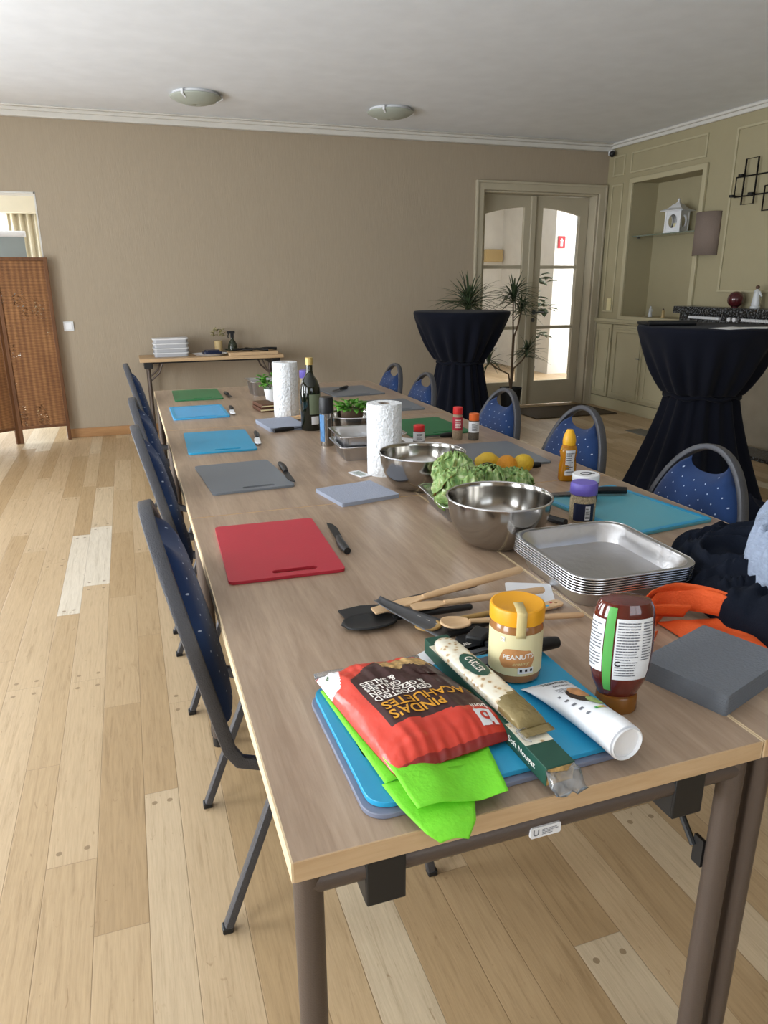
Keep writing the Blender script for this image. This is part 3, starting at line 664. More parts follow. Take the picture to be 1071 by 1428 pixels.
# ================================================================== LETTUCE, FRUIT
def lettuce(label, c, R, seed, sc=(1, 1, .85), rot=(0, 0, 0)):
    rnd = random.Random(seed); off = Vector((seed * 3.1, seed * 1.7, 0))
    t = thing('lettuce_head', label, 'lettuce', c, 0, 'lettuce heads in the foil tray', rot=rot)
    def fn(d):
        return 1 + .10 * noise.noise(d * 2.6 + off) + .05 * noise.noise(d * 7 + off)
    B().sphere((0, 0, 0), R * .86, 36, 24, sc, fn).build('heart', 'lettuce', t)
    b = B()
    for k in range(16):
        az = rnd.uniform(0, 2 * PI); el = rnd.uniform(-.5, 1.1); wd = rnd.uniform(.9, 1.25); 
        ax = Vector((math.cos(az) * math.cos(el), math.sin(az) * math.cos(el), math.sin(el)))
        e1 = ax.cross(Vector((0, 0, 1))).normalized(); e2 = e1.cross(ax)
        ph = rnd.uniform(0, 9)
        def lf(u, v, ax=ax, e1=e1, e2=e2, wd=wd, ph=ph):
            a = (u - .5) * wd * 1.6 * (.45 + .75 * math.sin(PI * min(1, v * .85 + .1))); bb = (v - .55) * 1.7
            d = (ax * math.cos(a) * math.cos(bb) + e1 * math.sin(a) + e2 * math.sin(bb) * math.cos(a)).normalized()
            edge = max(abs(u - .5) * 2, v) ** 5
            r = R * (.93 + .20 * edge + .12 * edge * math.sin(u * 17 + ph) + .05 * noise.noise(d * 7 + off) + .014 * noise.noise(d * 24 + off) - .03 * math.exp(-((u - .5) * 14) ** 2) + .012 * math.sin((u + v * .7) * 40 + ph))
            return (d.x * r * sc[0], d.y * r * sc[1], d.z * r * sc[2])
        b.grid(30, 22, lf)
    b.build('leaves', 'lettuce', t, ang=70, solid=.001)
    return t
def lettuce_mat():
    m, nt, b = nodes_of('lettuce_green'); tc = nt.nodes.new('ShaderNodeTexCoord').outputs['Object']
    n = noise_tex(nt, tc, 26, 6, 1.5); n2 = noise_tex(nt, tc, 90, 3)
    s = math_node(nt, 'ADD', math_node(nt, 'MULTIPLY', n, .8), math_node(nt, 'MULTIPLY', n2, .2))
    c = ramp(nt, s, [(.34, srgb('#4a7238')), (.47, srgb('#7f9f58')), (.56, srgb('#a8bd80')), (.66, srgb('#cfd8ae'))]); nt.links.new(c, b.inputs['Base Color'])
    b.inputs['Roughness'].default_value = .45; b.inputs['Subsurface Weight'].default_value = .15; b.inputs['Subsurface Scale'].default_value = .01
    bp = nt.nodes.new('ShaderNodeBump'); bp.inputs['Strength'].default_value = .9; bp.inputs['Distance'].default_value = .008; nt.links.new(n, bp.inputs['Height']); nt.links.new(bp.outputs[0], b.inputs['Normal'])
    return m
M['lettuce'] = lettuce_mat()
lettuce('light green lettuce head at the front left of the foil tray', (.838, 1.785, T + .074), .068, 3, (1, 1, .85))
lettuce('darker lettuce head at the back of the tray, highest', (.880, 1.915, T + .092), .056, 5, (1, .9, 1))
lettuce('lettuce head in the middle of the tray, behind the near bowl', (.960, 1.85, T + .068), .062, 8, (1.05, .9, .8))
lettuce('lettuce head at the right end of the foil tray', (1.05, 1.85, T + .062), .052, 11, (1.05, .9, .8))
def fruit(name, label, cat, c, R, m, tip=0, sc=(1, 1, 1), rz=0):
    t = thing(name, label, cat, (c[0], c[1], c[2]), rz)
    def fn(d): return 1 + tip * max(0, abs(d.x) - .8) * 2 + .01 * noise.noise(d * 5)
    B().sphere((0, 0, 0), R, 32, 20, sc, fn).build('flesh', m, t)
    B().sphere((R * sc[0] * (1 + tip * .4) * .98, 0, 0), R * .12, 10, 8).build('stem_end', 'stem', t)
M['lemon'] = mat('lemon_peel', '#d9b52e', .4, bump=.4, bscale=260, var=.08); M['orange'] = mat('orange_peel', '#dd9420', .42, bump=.5, bscale=260, var=.06); M['avocado'] = mat('avocado_skin', '#2d2a22', .5, bump=.8, bscale=150)
fruit('lemon', 'yellow lemon at the left of the fruit row behind lettuce', 'lemon', (1.155, 2.225, T + .034), .034, 'lemon', .5, (1.15, 1, 1), 2.6)
fruit('orange', 'small orange fruit between the two lemons', 'orange', (1.19, 2.15, T + .035), .036, 'orange')
fruit('lemon', 'yellow lemon at the right end of the fruit row', 'lemon', (1.26, 2.16, T + .033), .034, 'lemon', .5, (1.15, 1, 1), .3)
fruit('avocado', 'dark avocado in front of the left lemon, behind lettuce', 'avocado', (1.10, 2.12, T + .03), .03, 'avocado', .3, (1.3, 1, 1), .6)

# ================================================================== KITCHEN PAPER, BOTTLES, JARS
def paper_roll(label, c, R, h):
    t = thing('kitchen_roll', label, 'paper roll', (c[0], c[1], T), 0, 'kitchen paper rolls')
    b = B(); b.ring([(R * .985, 0), (R, .004), (R, h - .004), (R * .985, h), (.022, h), (.021, h - .02), (.021, 0), (R * .985, 0)], 64); b.build('paper', 'roll_paper', t, ang=50)
    b = B(); b.ring([(.0205, .002), (.0205, h - .002), (.019, h - .002), (.019, .002)], 32); b.build('core', 'card', t)
    b = B(); b.grid(6, 1, lambda u, v: ((R + .001) * math.cos(-1.45 + u * .10), (R + .001) * math.sin(-1.45 + u * .10), v * h)); b.build('loose_edge', 'roll_paper', t, solid=.0008)
    return t
paper_roll('nearest tall white kitchen roll standing beside the steel bowl', (.803, 2.325), .060, .248)
paper_roll('far white kitchen roll standing beside the olive oil bottle', (.715, 3.58), .062, .268)
# crumpled wrapper under the far roll
M['wrap'] = mat('printed_wrapper', '#d9b58a', .5, var=.5, vscale=30)
b = B(); b.grid(14, 10, lambda u, v: ((u - .5) * .14, (v - .5) * .09, .006 + .012 * abs(noise.noise(Vector((u * 5, v * 5, 2)))))); tag(b.build('paper_wrapper', 'wrap', loc=(.765, 3.47, T), rot=.1), 'crumpled printed wrapper at the foot of the far kitchen roll', 'wrapper')
# olive oil bottle
M['oil_glass'] = mat('dark_green_glass', '#10160c', .08, coat=.5); M['oil_label'] = mat('oil_label_green', '#6f7a62', .5, var=.1); M['gold'] = mat('gold_cap', '#c9ad6a', .4, .3)
t = thing('olive_oil_bottle', 'dark olive oil bottle with gold cap and green label', 'bottle', (.748, 3.19, T))
B().lathe([(.042, 0), (.046, .006), (.046, .17), (.044, .195), (.036, .222), (.020, .245), (.0145, .265), (.0145, .295)], 40).build('body', 'oil_glass', t)
B().lathe([(.0165, .292), (.0165, .322), (.015, .324)], 28).build('cap', 'gold', t)['label'] = 'gold screw cap'
def arc_label(b, R, a0, a1, z0, z1, n=14): b.grid(n, 1, lambda u, v: (R * math.cos(a0 + (a1 - a0) * u), R * math.sin(a0 + (a1 - a0) * u), z0 + (z1 - z0) * v))
b = B(); arc_label(b, .0464, -1.9, -.4, .075, .165); lb = b.build('label', 'oil_label', t)
b = B(); arc_label(b, .0466, -1.75, -.95, .03, .066); b.build('label', 'white_matte', t)
# pepper mill
M['blue_print'] = mat('blue_printed_label', '#4f7fb0', .4, var=.3, vscale=40)
t = thing('spice_grinder', 'steel spice grinder with black top and blue label beside the oil bottle', 'grinder', (.730, 2.835, T))
B().lathe([(.027, 0), (.028, .005), (.026, .05), (.028, .135)], 32).build('body', 'steel', t)
B().lathe([(.029, .135), (.030, .15), (.029, .19), (.026, .2)], 32).build('grinder_top', 'black_plastic', t)
b = B(); arc_label(b, .0284, -3.4, -2.2, .02, .13); b.build('label', 'blue_print', t)
# spices
M['red_lid'] = mat('red_lid', '#c32a2a', .35); M['orange_lid'] = mat('orange_lid', '#d8642a', .35); M['spice1'] = mat('pale_spice', '#8e7d66', .7, var=.2, vscale=200); M['spice2'] = mat('dark_spice', '#5a5348', .7, var=.25, vscale=200); M['red_label'] = mat('dark_red_label', '#a22034', .5)
M['jar_clear'] = mat('jar_clear', '#dfe3e6', .08, trans=.85)
def spice(label, c, R, h, lid, body, lab, lh=.03):
    t = thing('spice_jar', label, 'spice jar', (c[0], c[1], T), 0, 'spice jars')
    B().lathe([(R * .95, 0), (R, .003), (R, h * .72), (R * .8, h * .78), (R * .8, h - lh)], 28).build('jar_glass', body, t)
    B().lathe([(R * .92, h - lh), (R * .95, h - lh + .003), (R * .95, h - .002), (R * .88, h)], 28).build('lid', lid, t)
    b = B(); arc_label(b, R * 1.012, -3.4, .2, h * .30, h * .70, 24); l = b.build('label', lab, t)
    b = B(); fine_print(b, -.012, .012, h * .36, h * .64, 5, lambda x, y: (R * 1.03 * math.cos(-1.85 + x / R), R * 1.03 * math.sin(-1.85 + x / R), y), seed=int(h * 1000)); b.build('fine_print', 'white_ink' if lab == 'red_label' else 'ink', l, smooth=False)
spice('tall spice jar with red lid and red label', (1.283, 2.76), .0215, .138, 'red_lid', 'spice1', 'red_label')
spice('spice jar with orange lid and pale label', (1.345, 2.73), .0225, .112, 'orange_lid', 'spice2', 'white_matte')
spice('short red lidded spice jar behind the middle steel bowl', (1.075, 2.68), .024, .09, 'red_lid', 'spice2', 'white_matte')
# honey squeeze bottle
M['honey'] = mat('honey_amber', '#c98a1e', .15, trans=.35, ior=1.4, sss=.3); M['yellow_cap'] = mat('yellow_cap', '#e0a820', .35)
t = thing('honey_bottle', 'amber honey squeeze bottle with yellow cap on the right table edge', 'honey bottle', (1.355, 2.03, T), .4)
B().lathe([(.030, 0), (.034, .006), (.033, .05), (.028, .075), (.033, .10), (.026, .118), (.018, .124)], 36, fx=1.05, fy=.8).build('body', 'honey', t)
B().lathe([(.021, .120), (.022, .135), (.019, .152), (.013, .165), (.010, .172)], 28).build('cap', 'yellow_cap', t)
b = B(); b.grid(10, 8, lambda u, v: ((.0345 - .004 * math.sin(PI * v)) * 1.05 * math.cos(-2.75 + u * 1.1), (.0345 - .004 * math.sin(PI * v)) * .8 * math.sin(-2.75 + u * 1.1) - .0015, .022 + v * .085)); l = b.build('label', 'white_matte', t)
b = B(); fine_print(b, 0, .9, .03, .10, 9, lambda x, y: ((.0353 - .004 * math.sin(PI * (y - .022) / .085)) * 1.06 * math.cos(-2.65 + x), (.0353 - .004 * math.sin(PI * (y - .022) / .085)) * .81 * math.sin(-2.65 + x) - .0018, y), seed=3); b.build('fine_print', 'grey_ink', l, smooth=False)
# white lidded jar
M['navy'] = mat('navy_label', '#1c2440', .4); M['purple'] = mat('purple_lid', '#6f62bf', .35); M['nuts'] = mat('pale_grains', '#b9a888', .6, var=.35, vscale=220, bump=.6, bscale=250)
t = thing('condiment_jar', 'dark jar with white lid and dark printed emblem behind the purple lidded jar', 'jar', (1.245, 1.765, T + .0105))
B().lathe([(.036, 0), (.038, .004), (.038, .062)], 40).build('body', 'navy', t)
b = B(); arc_label(b, .0384, -2.9, -2.2, .02, .06); b.build('label', 'white_matte', t)
B().lathe([(.0395, .062), (.040, .066), (.040, .082), (.038, .085)], 40).build('lid', 'white', t)
l = B(); l.tube([(.018 * math.cos(a / 8 * PI) , .013 * math.sin(a / 8 * PI), .0853) for a in range(16)], .0012, 6, closed=True).tube([(-.008, -.02, .0853), (.012, -.004, .0853), (.022, -.012, .0853)], .0012, 6); l.build('lid_print', 'ink', t)
t = thing('seasoning_jar', 'clear jar of pale grains with purple lid behind the tray stack', 'jar', (1.15, 1.635, T))
B().lathe([(.033, 0), (.0355, .005), (.0355, .062), (.033, .074), (.031, .078)], 40).build('jar_body', 'nuts', t)
B().lathe([(.0365, .080), (.0375, .083), (.0375, .106), (.034, .112), (.02, .1125)], 40).build('lid', 'purple', t)['label'] = 'purple screw lid'
b = B(); arc_label(b, .0360, -2.9, -1.2, .008, .058, 20); b.build('label', 'navy', t)
b = B(); arc_label(b, .0363, -1.95, -1.55, .012, .052, 8); l = b.build('barcode_label', 'white_matte', t)
b = B(); fine_print(b, -.17, .17, .015, .049, 9, lambda x, y: (.0366 * math.cos(-1.75 + x), .0366 * math.sin(-1.75 + x), y), h=.5, seed=9); b.build('barcode', 'ink', l, smooth=False)
t = thing('seasoning_jar', 'far jar with purple lid peeking past the oil bottle', 'jar', (.955, 4.18, T))
B().lathe([(.03, 0), (.033, .005), (.033, .10), (.028, .11)], 28).build('jar_body', 'nuts', t)
B().lathe([(.034, .11), (.035, .113), (.035, .15), (.032, .154)], 28).build('lid', 'purple', t)

# ================================================================== PEANUT BUTTER JAR
M['pb'] = mat('peanut_butter', '#9a6a3c', .25, coat=.5, var=.08); M['pb_lid'] = mat('amber_lid', '#e3a01c', .38); M['cream'] = mat('cream_label', '#d9cfa2', .5); M['pb_oval'] = mat('tan_label_panel', '#b98250', .5, var=.12, vscale=60); M['seal'] = mat('paper_seal', '#cdbb84', .6)
t = thing('peanut_butter_jar', 'peanut butter jar with amber lid standing on the blue board', 'jar', (.5525, .940, BZ)); R = .0435; t.scale = (1, 1, .925)
B().lathe([(.036, 0), (.042, .004), (R, .014), (R, .100), (.041, .108), (.040, .112)], 56).build('jar_body', 'pb', t)
B().lathe([(.0425, .110), (.0445, .112), (.0448, .134), (.0435, .1385), (.041, .1395), (.039, .1385), (.001, .1385)], 56).build('lid', 'pb_lid', t)['label'] = 'amber yellow screw lid'
b = B(); arc_label(b, R + .0004, -PI, PI, .018, .096, 64); lb = b.build('label', 'cream', t)
AC = -2.06    # angle that faces the camera
cyl = lambda off: (lambda x, y: ((R + off) * math.cos(AC + x / R), (R + off) * math.sin(AC + x / R), y))
f1 = cyl(.0008)
def ov(u, v):
    x = -.027 + .058 * u; c = .050 + .003 * math.sin(u * 5); hw = .018 * min(1, (min(u, 1 - u) * 7 + .02)) ** .6
    return f1(x, c + (v * 2 - 1) * hw + .006 * (u - .5))
b = B(); b.grid(24, 4, ov); b.build('label_panel', 'pb_oval', lb)
writing('brand_text', 'PEANUTS', .0125, lambda x, y: cyl(.0013)(x + .004, .055 + y + .1 * x), 'white_ink', lb, sx=.95)
writing('flavour_text', 'creamy', .009, lambda x, y: cyl(.0013)(x + .008, .0425 + y + .1 * x), 'seal', lb, shear=.3)
b = B(); b.grid(6, 1, lambda u, v: cyl(.0014)(.004 + .026 * u, .023 + .012 * v)); q = b.build('info_box', 'white_matte', lb)
b = B()
for k in range(3): b.grid(2, 1, lambda u, v, k=k: cyl(.0018)(.007 + .0085 * k + .004 * u, .027 + .005 * v))
b.build('info_icons', 'ink', q, smooth=False)
b = B(); b.grid(3, 1, lambda u, v: cyl(.0014)(-.026 + .007 * u, .082 + .009 * v)); q = b.build('corner_logo', 'white_matte', lb); writing('corner_mark', 'b', .009, lambda x, y: cyl(.0018)(-.0225 + x, .086 + y), 'seal', q)
sa = AC + .14
b = B(); P = [((R + .0017), .100), ((R + .0024), .112), (.0460, .134), (.0450, .1392), (.0415, .1404), (.030, .1400), (.004, .1400)]
for k in range(len(P) - 1):
    for s in range(2): b.add([(P[k][0] * math.cos(sa) + w * -math.sin(sa), P[k][0] * math.sin(sa) + w * math.cos(sa), P[k][1]) for w in (-.008 + s * .008, s * .008)] + [(P[k + 1][0] * math.cos(sa) + w * -math.sin(sa), P[k + 1][0] * math.sin(sa) + w * math.cos(sa), P[k + 1][1]) for w in (s * .008, -.008 + s * .008)], [(0, 1, 2, 3)])
for s in range(2): b.add([((R + .0017) * math.cos(sa) - w * math.sin(sa), (R + .0017) * math.sin(sa) + w * math.cos(sa), z) for w, z in ((-.008 + s * .008, .092), (s * .008, .092), (s * .008, .1), (-.008 + s * .008, .1))], [(0, 1, 2, 3)])
b.build('seal_tape', 'seal', t, solid=.0003)['label'] = 'beige paper seal over the lid'

# ================================================================== KETCHUP / SAUCE BOTTLE (upside down)
M['sauce'] = mat('dark_red_sauce', '#5a2018', .12, coat=.8, var=.35, vscale=18, stretch=(1, 1, .3)); M['amber_cap'] = mat('amber_cap', '#8d5a22', .25, trans=.2); M['gstripe'] = mat('green_stripe', '#58a852', .45)
t = thing('sauce_bottle', 'squeezable dark red sauce bottle standing on its amber cap', 'bottle', (.668, .820, T), math.radians(-22))
prof = [(.030, .026), (.034, .036), (.041, .052), (.0455, .075), (.0475, .105), (.047, .135), (.0455, .160), (.042, .176), (.037, .184), (.020, .188), (.001, .188)]
bh = [(r, z) for r, z in prof]
B().lathe(prof, 48, fx=1.0, fy=.66).build('bottle_body', 'sauce', t)
B().lathe([(.031, 0), (.0325, .003), (.0315, .024), (.030, .027), (.012, .028)], 40, fx=1, fy=.85).build('cap', 'amber_cap', t)['label'] = 'amber cap at the bottom'
def rad(z):
    for (r0, z0), (r1, z1) in zip(prof, prof[1:]):
        if z0 <= z <= z1: return r0 + (r1 - r0) * (z - z0) / (z1 - z0)
    return .04
def bs(off):
    def f(a, z): r = rad(z) + off; return (r * math.cos(a), r * .66 * math.sin(a), z)
    return f
def patch(b, a0, a1, z0, z1, off, nu=14, nv=8): b.grid(nu, nv, lambda u, v: bs(off)(a0 + (a1 - a0) * u, z0 + (z1 - z0) * v))
b = B(); patch(b, -1.98, -.62, .062, .164, .0006); l1 = b.build('back_label', 'white_matte', t)
b = B(); fine_print(b, -1.92, -1.20, .068, .160, 20, lambda a, z: bs(.0013)(a, z), h=.4, seed=21); fine_print(b, -1.10, -.70, .095, .160, 14, lambda a, z: bs(.0013)(a, z), h=.4, seed=22); b.build('fine_print', 'grey_ink', l1, smooth=False)
writing('round_logo', 'C', .013, lambda x, y: bs(.0015)(-1.84 + x * 22, .090 + y), 'ink', l1)
b = B(); patch(b, -2.34, -2.03, .040, .180, .0012, 6, 14); b.build('green_band', 'gstripe', t)['label'] = 'bright green vertical stripe'
b = B(); patch(b, -3.15, -2.38, .072, .160, .0006); l2 = b.build('side_label', 'white_matte', t)
b = B(); fine_print(b, -3.08, -2.44, .078, .154, 14, lambda a, z: bs(.0013)(a, z), h=.35, seed=23); b.build('fine_print', 'grey_ink', l2, smooth=False)

# ================================================================== SAUCE TUBE
t = thing('sauce_tube', 'white squeeze tube with burger picture lying on the blue board', 'tube', (.573, .885, BZ), math.atan2(-.172, .006))
Lt = .178; M['tube_white'] = mat('tube_white', '#e6eaf0', .3)
def tube_sec(s):   # s 0..1 from crimp to cap: half width and half height
    return (.040 * (1 - s) + .026 * s, .0015 + .0245 * s ** .8)
def tsurf(s, a, off=0):
    w, hh = tube_sec(s); return (s * Lt, (w + off) * math.cos(a), .0268 * s ** .6 + .002 * (1 - s) + (hh + off) * math.sin(a))
b = B(); n = 40
vs_ = [tsurf(k / 16, 2 * PI * i / n) for k in range(17) for i in range(n)]
b.add(vs_, [(k * n + i, k * n + (i + 1) % n, (k + 1) * n + (i + 1) % n, (k + 1) * n + i) for k in range(16) for i in range(n)] + [tuple(range(n)), tuple(range(16 * n, 17 * n))]); b.build('tube_body', 'tube_white', t)
b = B(); b.tube([(Lt - .002, 0, .0268), (Lt + .002, 0, .0268), (Lt + .024, 0, .0270)], [.0255, .0262, .0262], 40); b.tube([(Lt + .0241, 0, .0270), (Lt + .0245, 0, .0270)], .0262, 40); b.build('cap', 'white', t, ang=30)
b = B(); b.ring([(.0215, 0), (.021, .003), (.0235, .0055), (.0255, .004)], 40)
o = b.build('cap_rim', 'white_matte', t, loc=(Lt + .0235, 0, .0270), rot=(0, PI / 2, 0))
def tmap(s0, a0, k):      # flat label coordinates -> tube surface; x along tube, y around it
    return lambda x, y: tsurf(min(.98, max(.02, s0 + x / Lt)), a0 - y / .032, k)
M['bun'] = mat('bun_print', '#b78355', .5, var=.25, vscale=80); M['patty'] = mat('patty_print', '#2e2018', .5); M['salad'] = mat('salad_print', '#9bb06a', .5, var=.3, vscale=90)
def disc(fn, cx, cy, rx, ry, m, name, par):
    b = B(); b.grid(12, 10, lambda u, v: fn(cx + rx * (2 * u - 1) * math.sqrt(max(0, 1 - (2 * v - 1) ** 2)), cy + ry * (2 * v - 1))); return b.build(name, m, par, smooth=False)
fm = tmap(0, 1.45, .0007)
p1 = disc(fm, .090, .004, .028, .019, 'patty', 'burger_picture', t)
disc(tmap(0, 1.45, .0010), .078, .008, .022, .014, 'bun', 'bun_picture', p1); disc(tmap(0, 1.45, .0012), .114, .012, .016, .014, 'salad', 'salad_picture', p1)
writing('brand_text', "Nawhal's", .0135, lambda x, y: tmap(0, 1.45, .0008)(.022 - y, x * .85 + .004), 'ink', t)
writing('flavour_text', 'ORIGINAL', .0075, lambda x, y: tmap(0, 1.45, .0008)(.040 - y, x * .8 + .004), 'ink', t)
b = B(); fine_print(b, -.018, .016, .052, .070, 4, lambda x, y: tmap(0, 1.45, .0008)(y, x + .002), h=.3, seed=33); fine_print(b, -.030, -.022, .07, .15, 5, lambda x, y: tmap(0, 1.45, .0008)(y, x + .002), h=.3, seed=34); b.build('fine_print', 'grey_ink', t, smooth=False)
for k, c in enumerate(('#3b9b4a', '#9cc24a', '#e0c23a', '#d8642a')):
    if 'n%d' % k not in M: M['n%d' % k] = mat('nutrition_colour_%d' % k, c, .5)
b = B()
for k in range(4): b.cur = k; b.grid(2, 2, lambda u, v, k=k: tmap(0, 1.45, .0009)(.138 + .006 * u, -.010 + .005 * k + .0046 * v))
b.build('nutrition_score', ['n0', 'n1', 'n2', 'n3'], t, smooth=False)

# ================================================================== RED PEANUT BAG
M['bag_red'] = mat('red_glossy_foil', '#c83a28', .32, coat=.2, bump=.25, bscale=30); M['bag_dark'] = mat('dark_brown_print', '#3a1f1c', .4, bump=.25, bscale=30); M['bag_nut'] = mat('peanut_print', '#b79660', .45, var=.5, vscale=120); M['bag_seam'] = mat('dark_red_seam', '#8e2420', .4)
bgT = thing('peanut_bag', 'red bag of roasted peanuts with dark brown panel on the blue board', 'snack bag', (0, 0, 0))
TLc, TRc, BRc, BLc = Vector((.228, 1.010)), Vector((.412, 1.010)), Vector((.464, .766)), Vector((.270, .740))
def bag_h(u, v):
    e = max(0, (1 - abs(2 * u - 1) ** 3.6)) * max(0, 1 - abs(2 * v - 1) ** 4.0); hh = .037 * e ** .60
    w = .0035 * noise.noise(Vector((u * 5, v * 4, 1.3))) + .0028 * noise.noise(Vector((u * 16, v * 4, 4.3))) + .0035 * noise.noise(Vector((u * 5, v * 24, 7))) * (abs(2 * v - 1) ** 2) + .004 * noise.noise(Vector((u * 22, v * 6, 2))) * (abs(2 * v - 1) ** 4)
    return BZ + .010 + hh + w * min(1, e * 3 + .25)
def bag_xy(u, v):       # u left->right, v near(0)->far(1)
    pinch = 1 + .05 * math.cos(PI * (2 * v - 1)) * -1 * 0
    a = BLc.lerp(BRc, u); c = TLc.lerp(TRc, u); p = a.lerp(c, v)
    m_ = .010 * math.sin(PI * v); p = p + Vector(((.5 - u) * 2 * m_ * -.2, 0)); return p
def bag(u, v, off=0): p = bag_xy(u, v); return (p.x, p.y, bag_h(u, v) + off)
def bmat(u, v):
    if v > .975 or v < .025: return 3
    if u + v * .0 < .17 - .5 * abs(v - .93) and v > .74: return 4
    lo = .25 - .05 * u; hi = .74 + .5 * (u - .16) if u < .42 else .87 + .05 * (u - .42)
    if .155 < u < .99 and lo < v < hi:
        if v > .76 + .02 * math.sin(u * 30) and .46 < u < .93: return 2
        return 1
    return 0
b = B(); b.grid(80, 80, bag, bmat); b.build('front_foil', ['bag_red', 'bag_dark', 'bag_nut', 'bag_seam', 'white_matte'], bgT, ang=80, recalc=False)
b = B(); b.grid(24, 24, lambda u, v: (bag_xy(u, v).x, bag_xy(u, v).y, min(bag_h(u, v) - .001, BZ + .0095))); b.build('back_foil', 'bag_red', bgT)
bt = lambda u0, v0, W=.185, Hh=.24: (lambda x, y: bag(min(.985, max(.015, u0 - x / W)), min(.985, max(.015, v0 - y / Hh)), .0012))
writing('product_text', "PINDA'S\nCACAHUETES", .024, lambda x, y: bt(.19, .350)(x * .95, y), 'gold_ink', bgT, align='RIGHT')
writing('roasted_text', "GEROOSTERD\n& GEZOUTEN\nGRILLEES\n& SALEES", .0165, lambda x, y: bt(.185, .560)(x * .82, y), 'white_ink', bgT, align='RIGHT')
b = B(); b.grid(8, 8, lambda u, v: bt(.82, .115)(-.013 + .026 * u, -.013 + .026 * v)); q = b.build('logo_square', 'white_matte', bgT)
writing('logo_mark', 'b', .030, lambda x, y: (lambda p: (p[0], p[1], p[2] + .0006))(bt(.82, .115)(x, y + .001)), 'red_ink', q)
writing('logo_text', 'boni', .014, lambda x, y: bt(.83, .200)(x, y), 'white_ink', bgT)
disc(lambda x, y: (lambda p: (p[0], p[1], p[2]))(bt(.80, .66)(x, y)), 0, 0, .024, .016, 'bag_dark', 'round_badge', bgT)
b = B(); b.grid(20, 2, lambda u, v: (TLc.lerp(TRc, u).x, TLc.lerp(TRc, u).y - .003 + .014 * v, BZ + .010 + .004 * v + .002 * math.sin(u * 9))); b.build('clear_seam', 'jar_clear', bgT, solid=.0005)
b = B()
for k in range(3): b.grid(2, 2, lambda u, v, k=k: bag(.04 + .012 * k + .01 * u, .88 + .015 * k + .02 * v, .0012))
b.build('leaf_mark', 'leaf', bgT, smooth=False)

# ================================================================== GREEN BAG (fabric folds under the peanut bag)
M['lime'] = mat('lime_fabric', '#74d62c', .6, bump=.15, bscale=150, sss=.1)
b = B()
P0 = [(.258, .985), (.300, .985), (.40, .80), (.455, .782)]
def lime1(u, v):
    # upper flap: from under the bag, hanging over the board edge
    A1, A2 = Vector((.262, .895, BZ + .006)), Vector((.282, .675, BZ + .010)); C1, C2 = Vector((.43, .80, BZ + .004)), Vector((.405, .672, BZ + .004))
    a = A1.lerp(A2, v); c = C1.lerp(C2, v); p = a.lerp(c, u); p.z += .004 * math.sin(u * 7) + .006 * math.sin(v * 3) * (1 - u) + .003 * noise.noise(Vector((u * 4, v * 4, 3))); 
    return p
b.grid(24, 24, lime1)
def lime2(u, v):
    A1, A2 = Vector((.240, .965, BZ + .004)), Vector((.280, .668, T + .012)); C1, C2 = Vector((.262, .90, BZ + .006)), Vector((.395, .668, T + .006))
    a = A1.lerp(A2, v); c = C1.lerp(C2, v); p = a.lerp(c, u); p.z += .003 * math.sin(u * 5 + v * 4); 
    return p
b2_ = [(.262, .75, BZ + .002), (.270, .700, BZ + .001), (.273, .655, T + .004), (.276, .640, T - .006)]
def lime3(u, v):
    L_ = [Vector((.258, .74, BZ + .003)), Vector((.266, .695, BZ + .001)), Vector((.285, .655, T + .006)), Vector((.300, .645, T - .004))]
    R_ = [Vector((.385, .74, BZ + .003)), Vector((.368, .695, BZ + .001)), Vector((.350, .652, T + .010)), Vector((.335, .640, T - .004))]
    k = min(2, int(v * 3)); f = v * 3 - k; a = L_[k].lerp(L_[k + 1], f); c = R_[k].lerp(R_[k + 1], f); p = a.lerp(c, u); p.z += .004 * math.sin(u * PI) ; return p
b.grid(16, 18, lime3)
def lime4(u, v):
    A1, A2 = Vector((.238, .985, BZ + .003)), Vector((.262, .74, BZ + .004)); p = A1.lerp(A2, v) + Vector((.05 * u, .0, .003 * math.sin(u * PI))); return p
b.grid(8, 20, lime4)
tag(b.build('green_bag', 'lime', ang=60, solid=.0012, loc=(-.008, 0, 0)), 'lime green folded cloth bag sticking out under the red peanut bag', 'cloth bag')

# ================================================================== NOUGAT
M['box_green'] = mat('dark_green_card', '#1e4a3c', .5); M['nougat_print'] = None
def nougat_mat():
    m, nt, b = nodes_of('nougat_print'); tc = nt.nodes.new('ShaderNodeTexCoord').outputs['Object']
    vo = nt.nodes.new('ShaderNodeTexVoronoi'); vo.inputs['Scale'].default_value = 85; nt.links.new(noise_warp(nt, tc), vo.inputs['Vector'])
    c = ramp(nt, vo.outputs['Distance'], [(.22, srgb('#b0936c')), (.32, srgb('#ddd2b8')), (.60, srgb('#e4e0cf'))]); nt.links.new(c, b.inputs['Base Color']); b.inputs['Roughness'].default_value = .2; b.inputs['Coat Weight'].default_value = .5
    return m
def noise_warp(nt, tc):
    n = nt.nodes.new('ShaderNodeTexNoise'); n.inputs['Scale'].default_value = 30; nt.links.new(tc, n.inputs['Vector'])
    a = nt.nodes.new('ShaderNodeVectorMath'); a.operation = 'MULTIPLY_ADD'; a.inputs[1].default_value = (.012, .012, .012); nt.links.new(n.outputs['Color'], a.inputs[0]); nt.links.new(tc, a.inputs[2]); return a.outputs[0]
M['nougat_print'] = nougat_mat()
t = thing('nougat_box', 'dark green nougat box running under the almond patterned pack', 'sweets box', (.470, .700, BZ), math.radians(92))
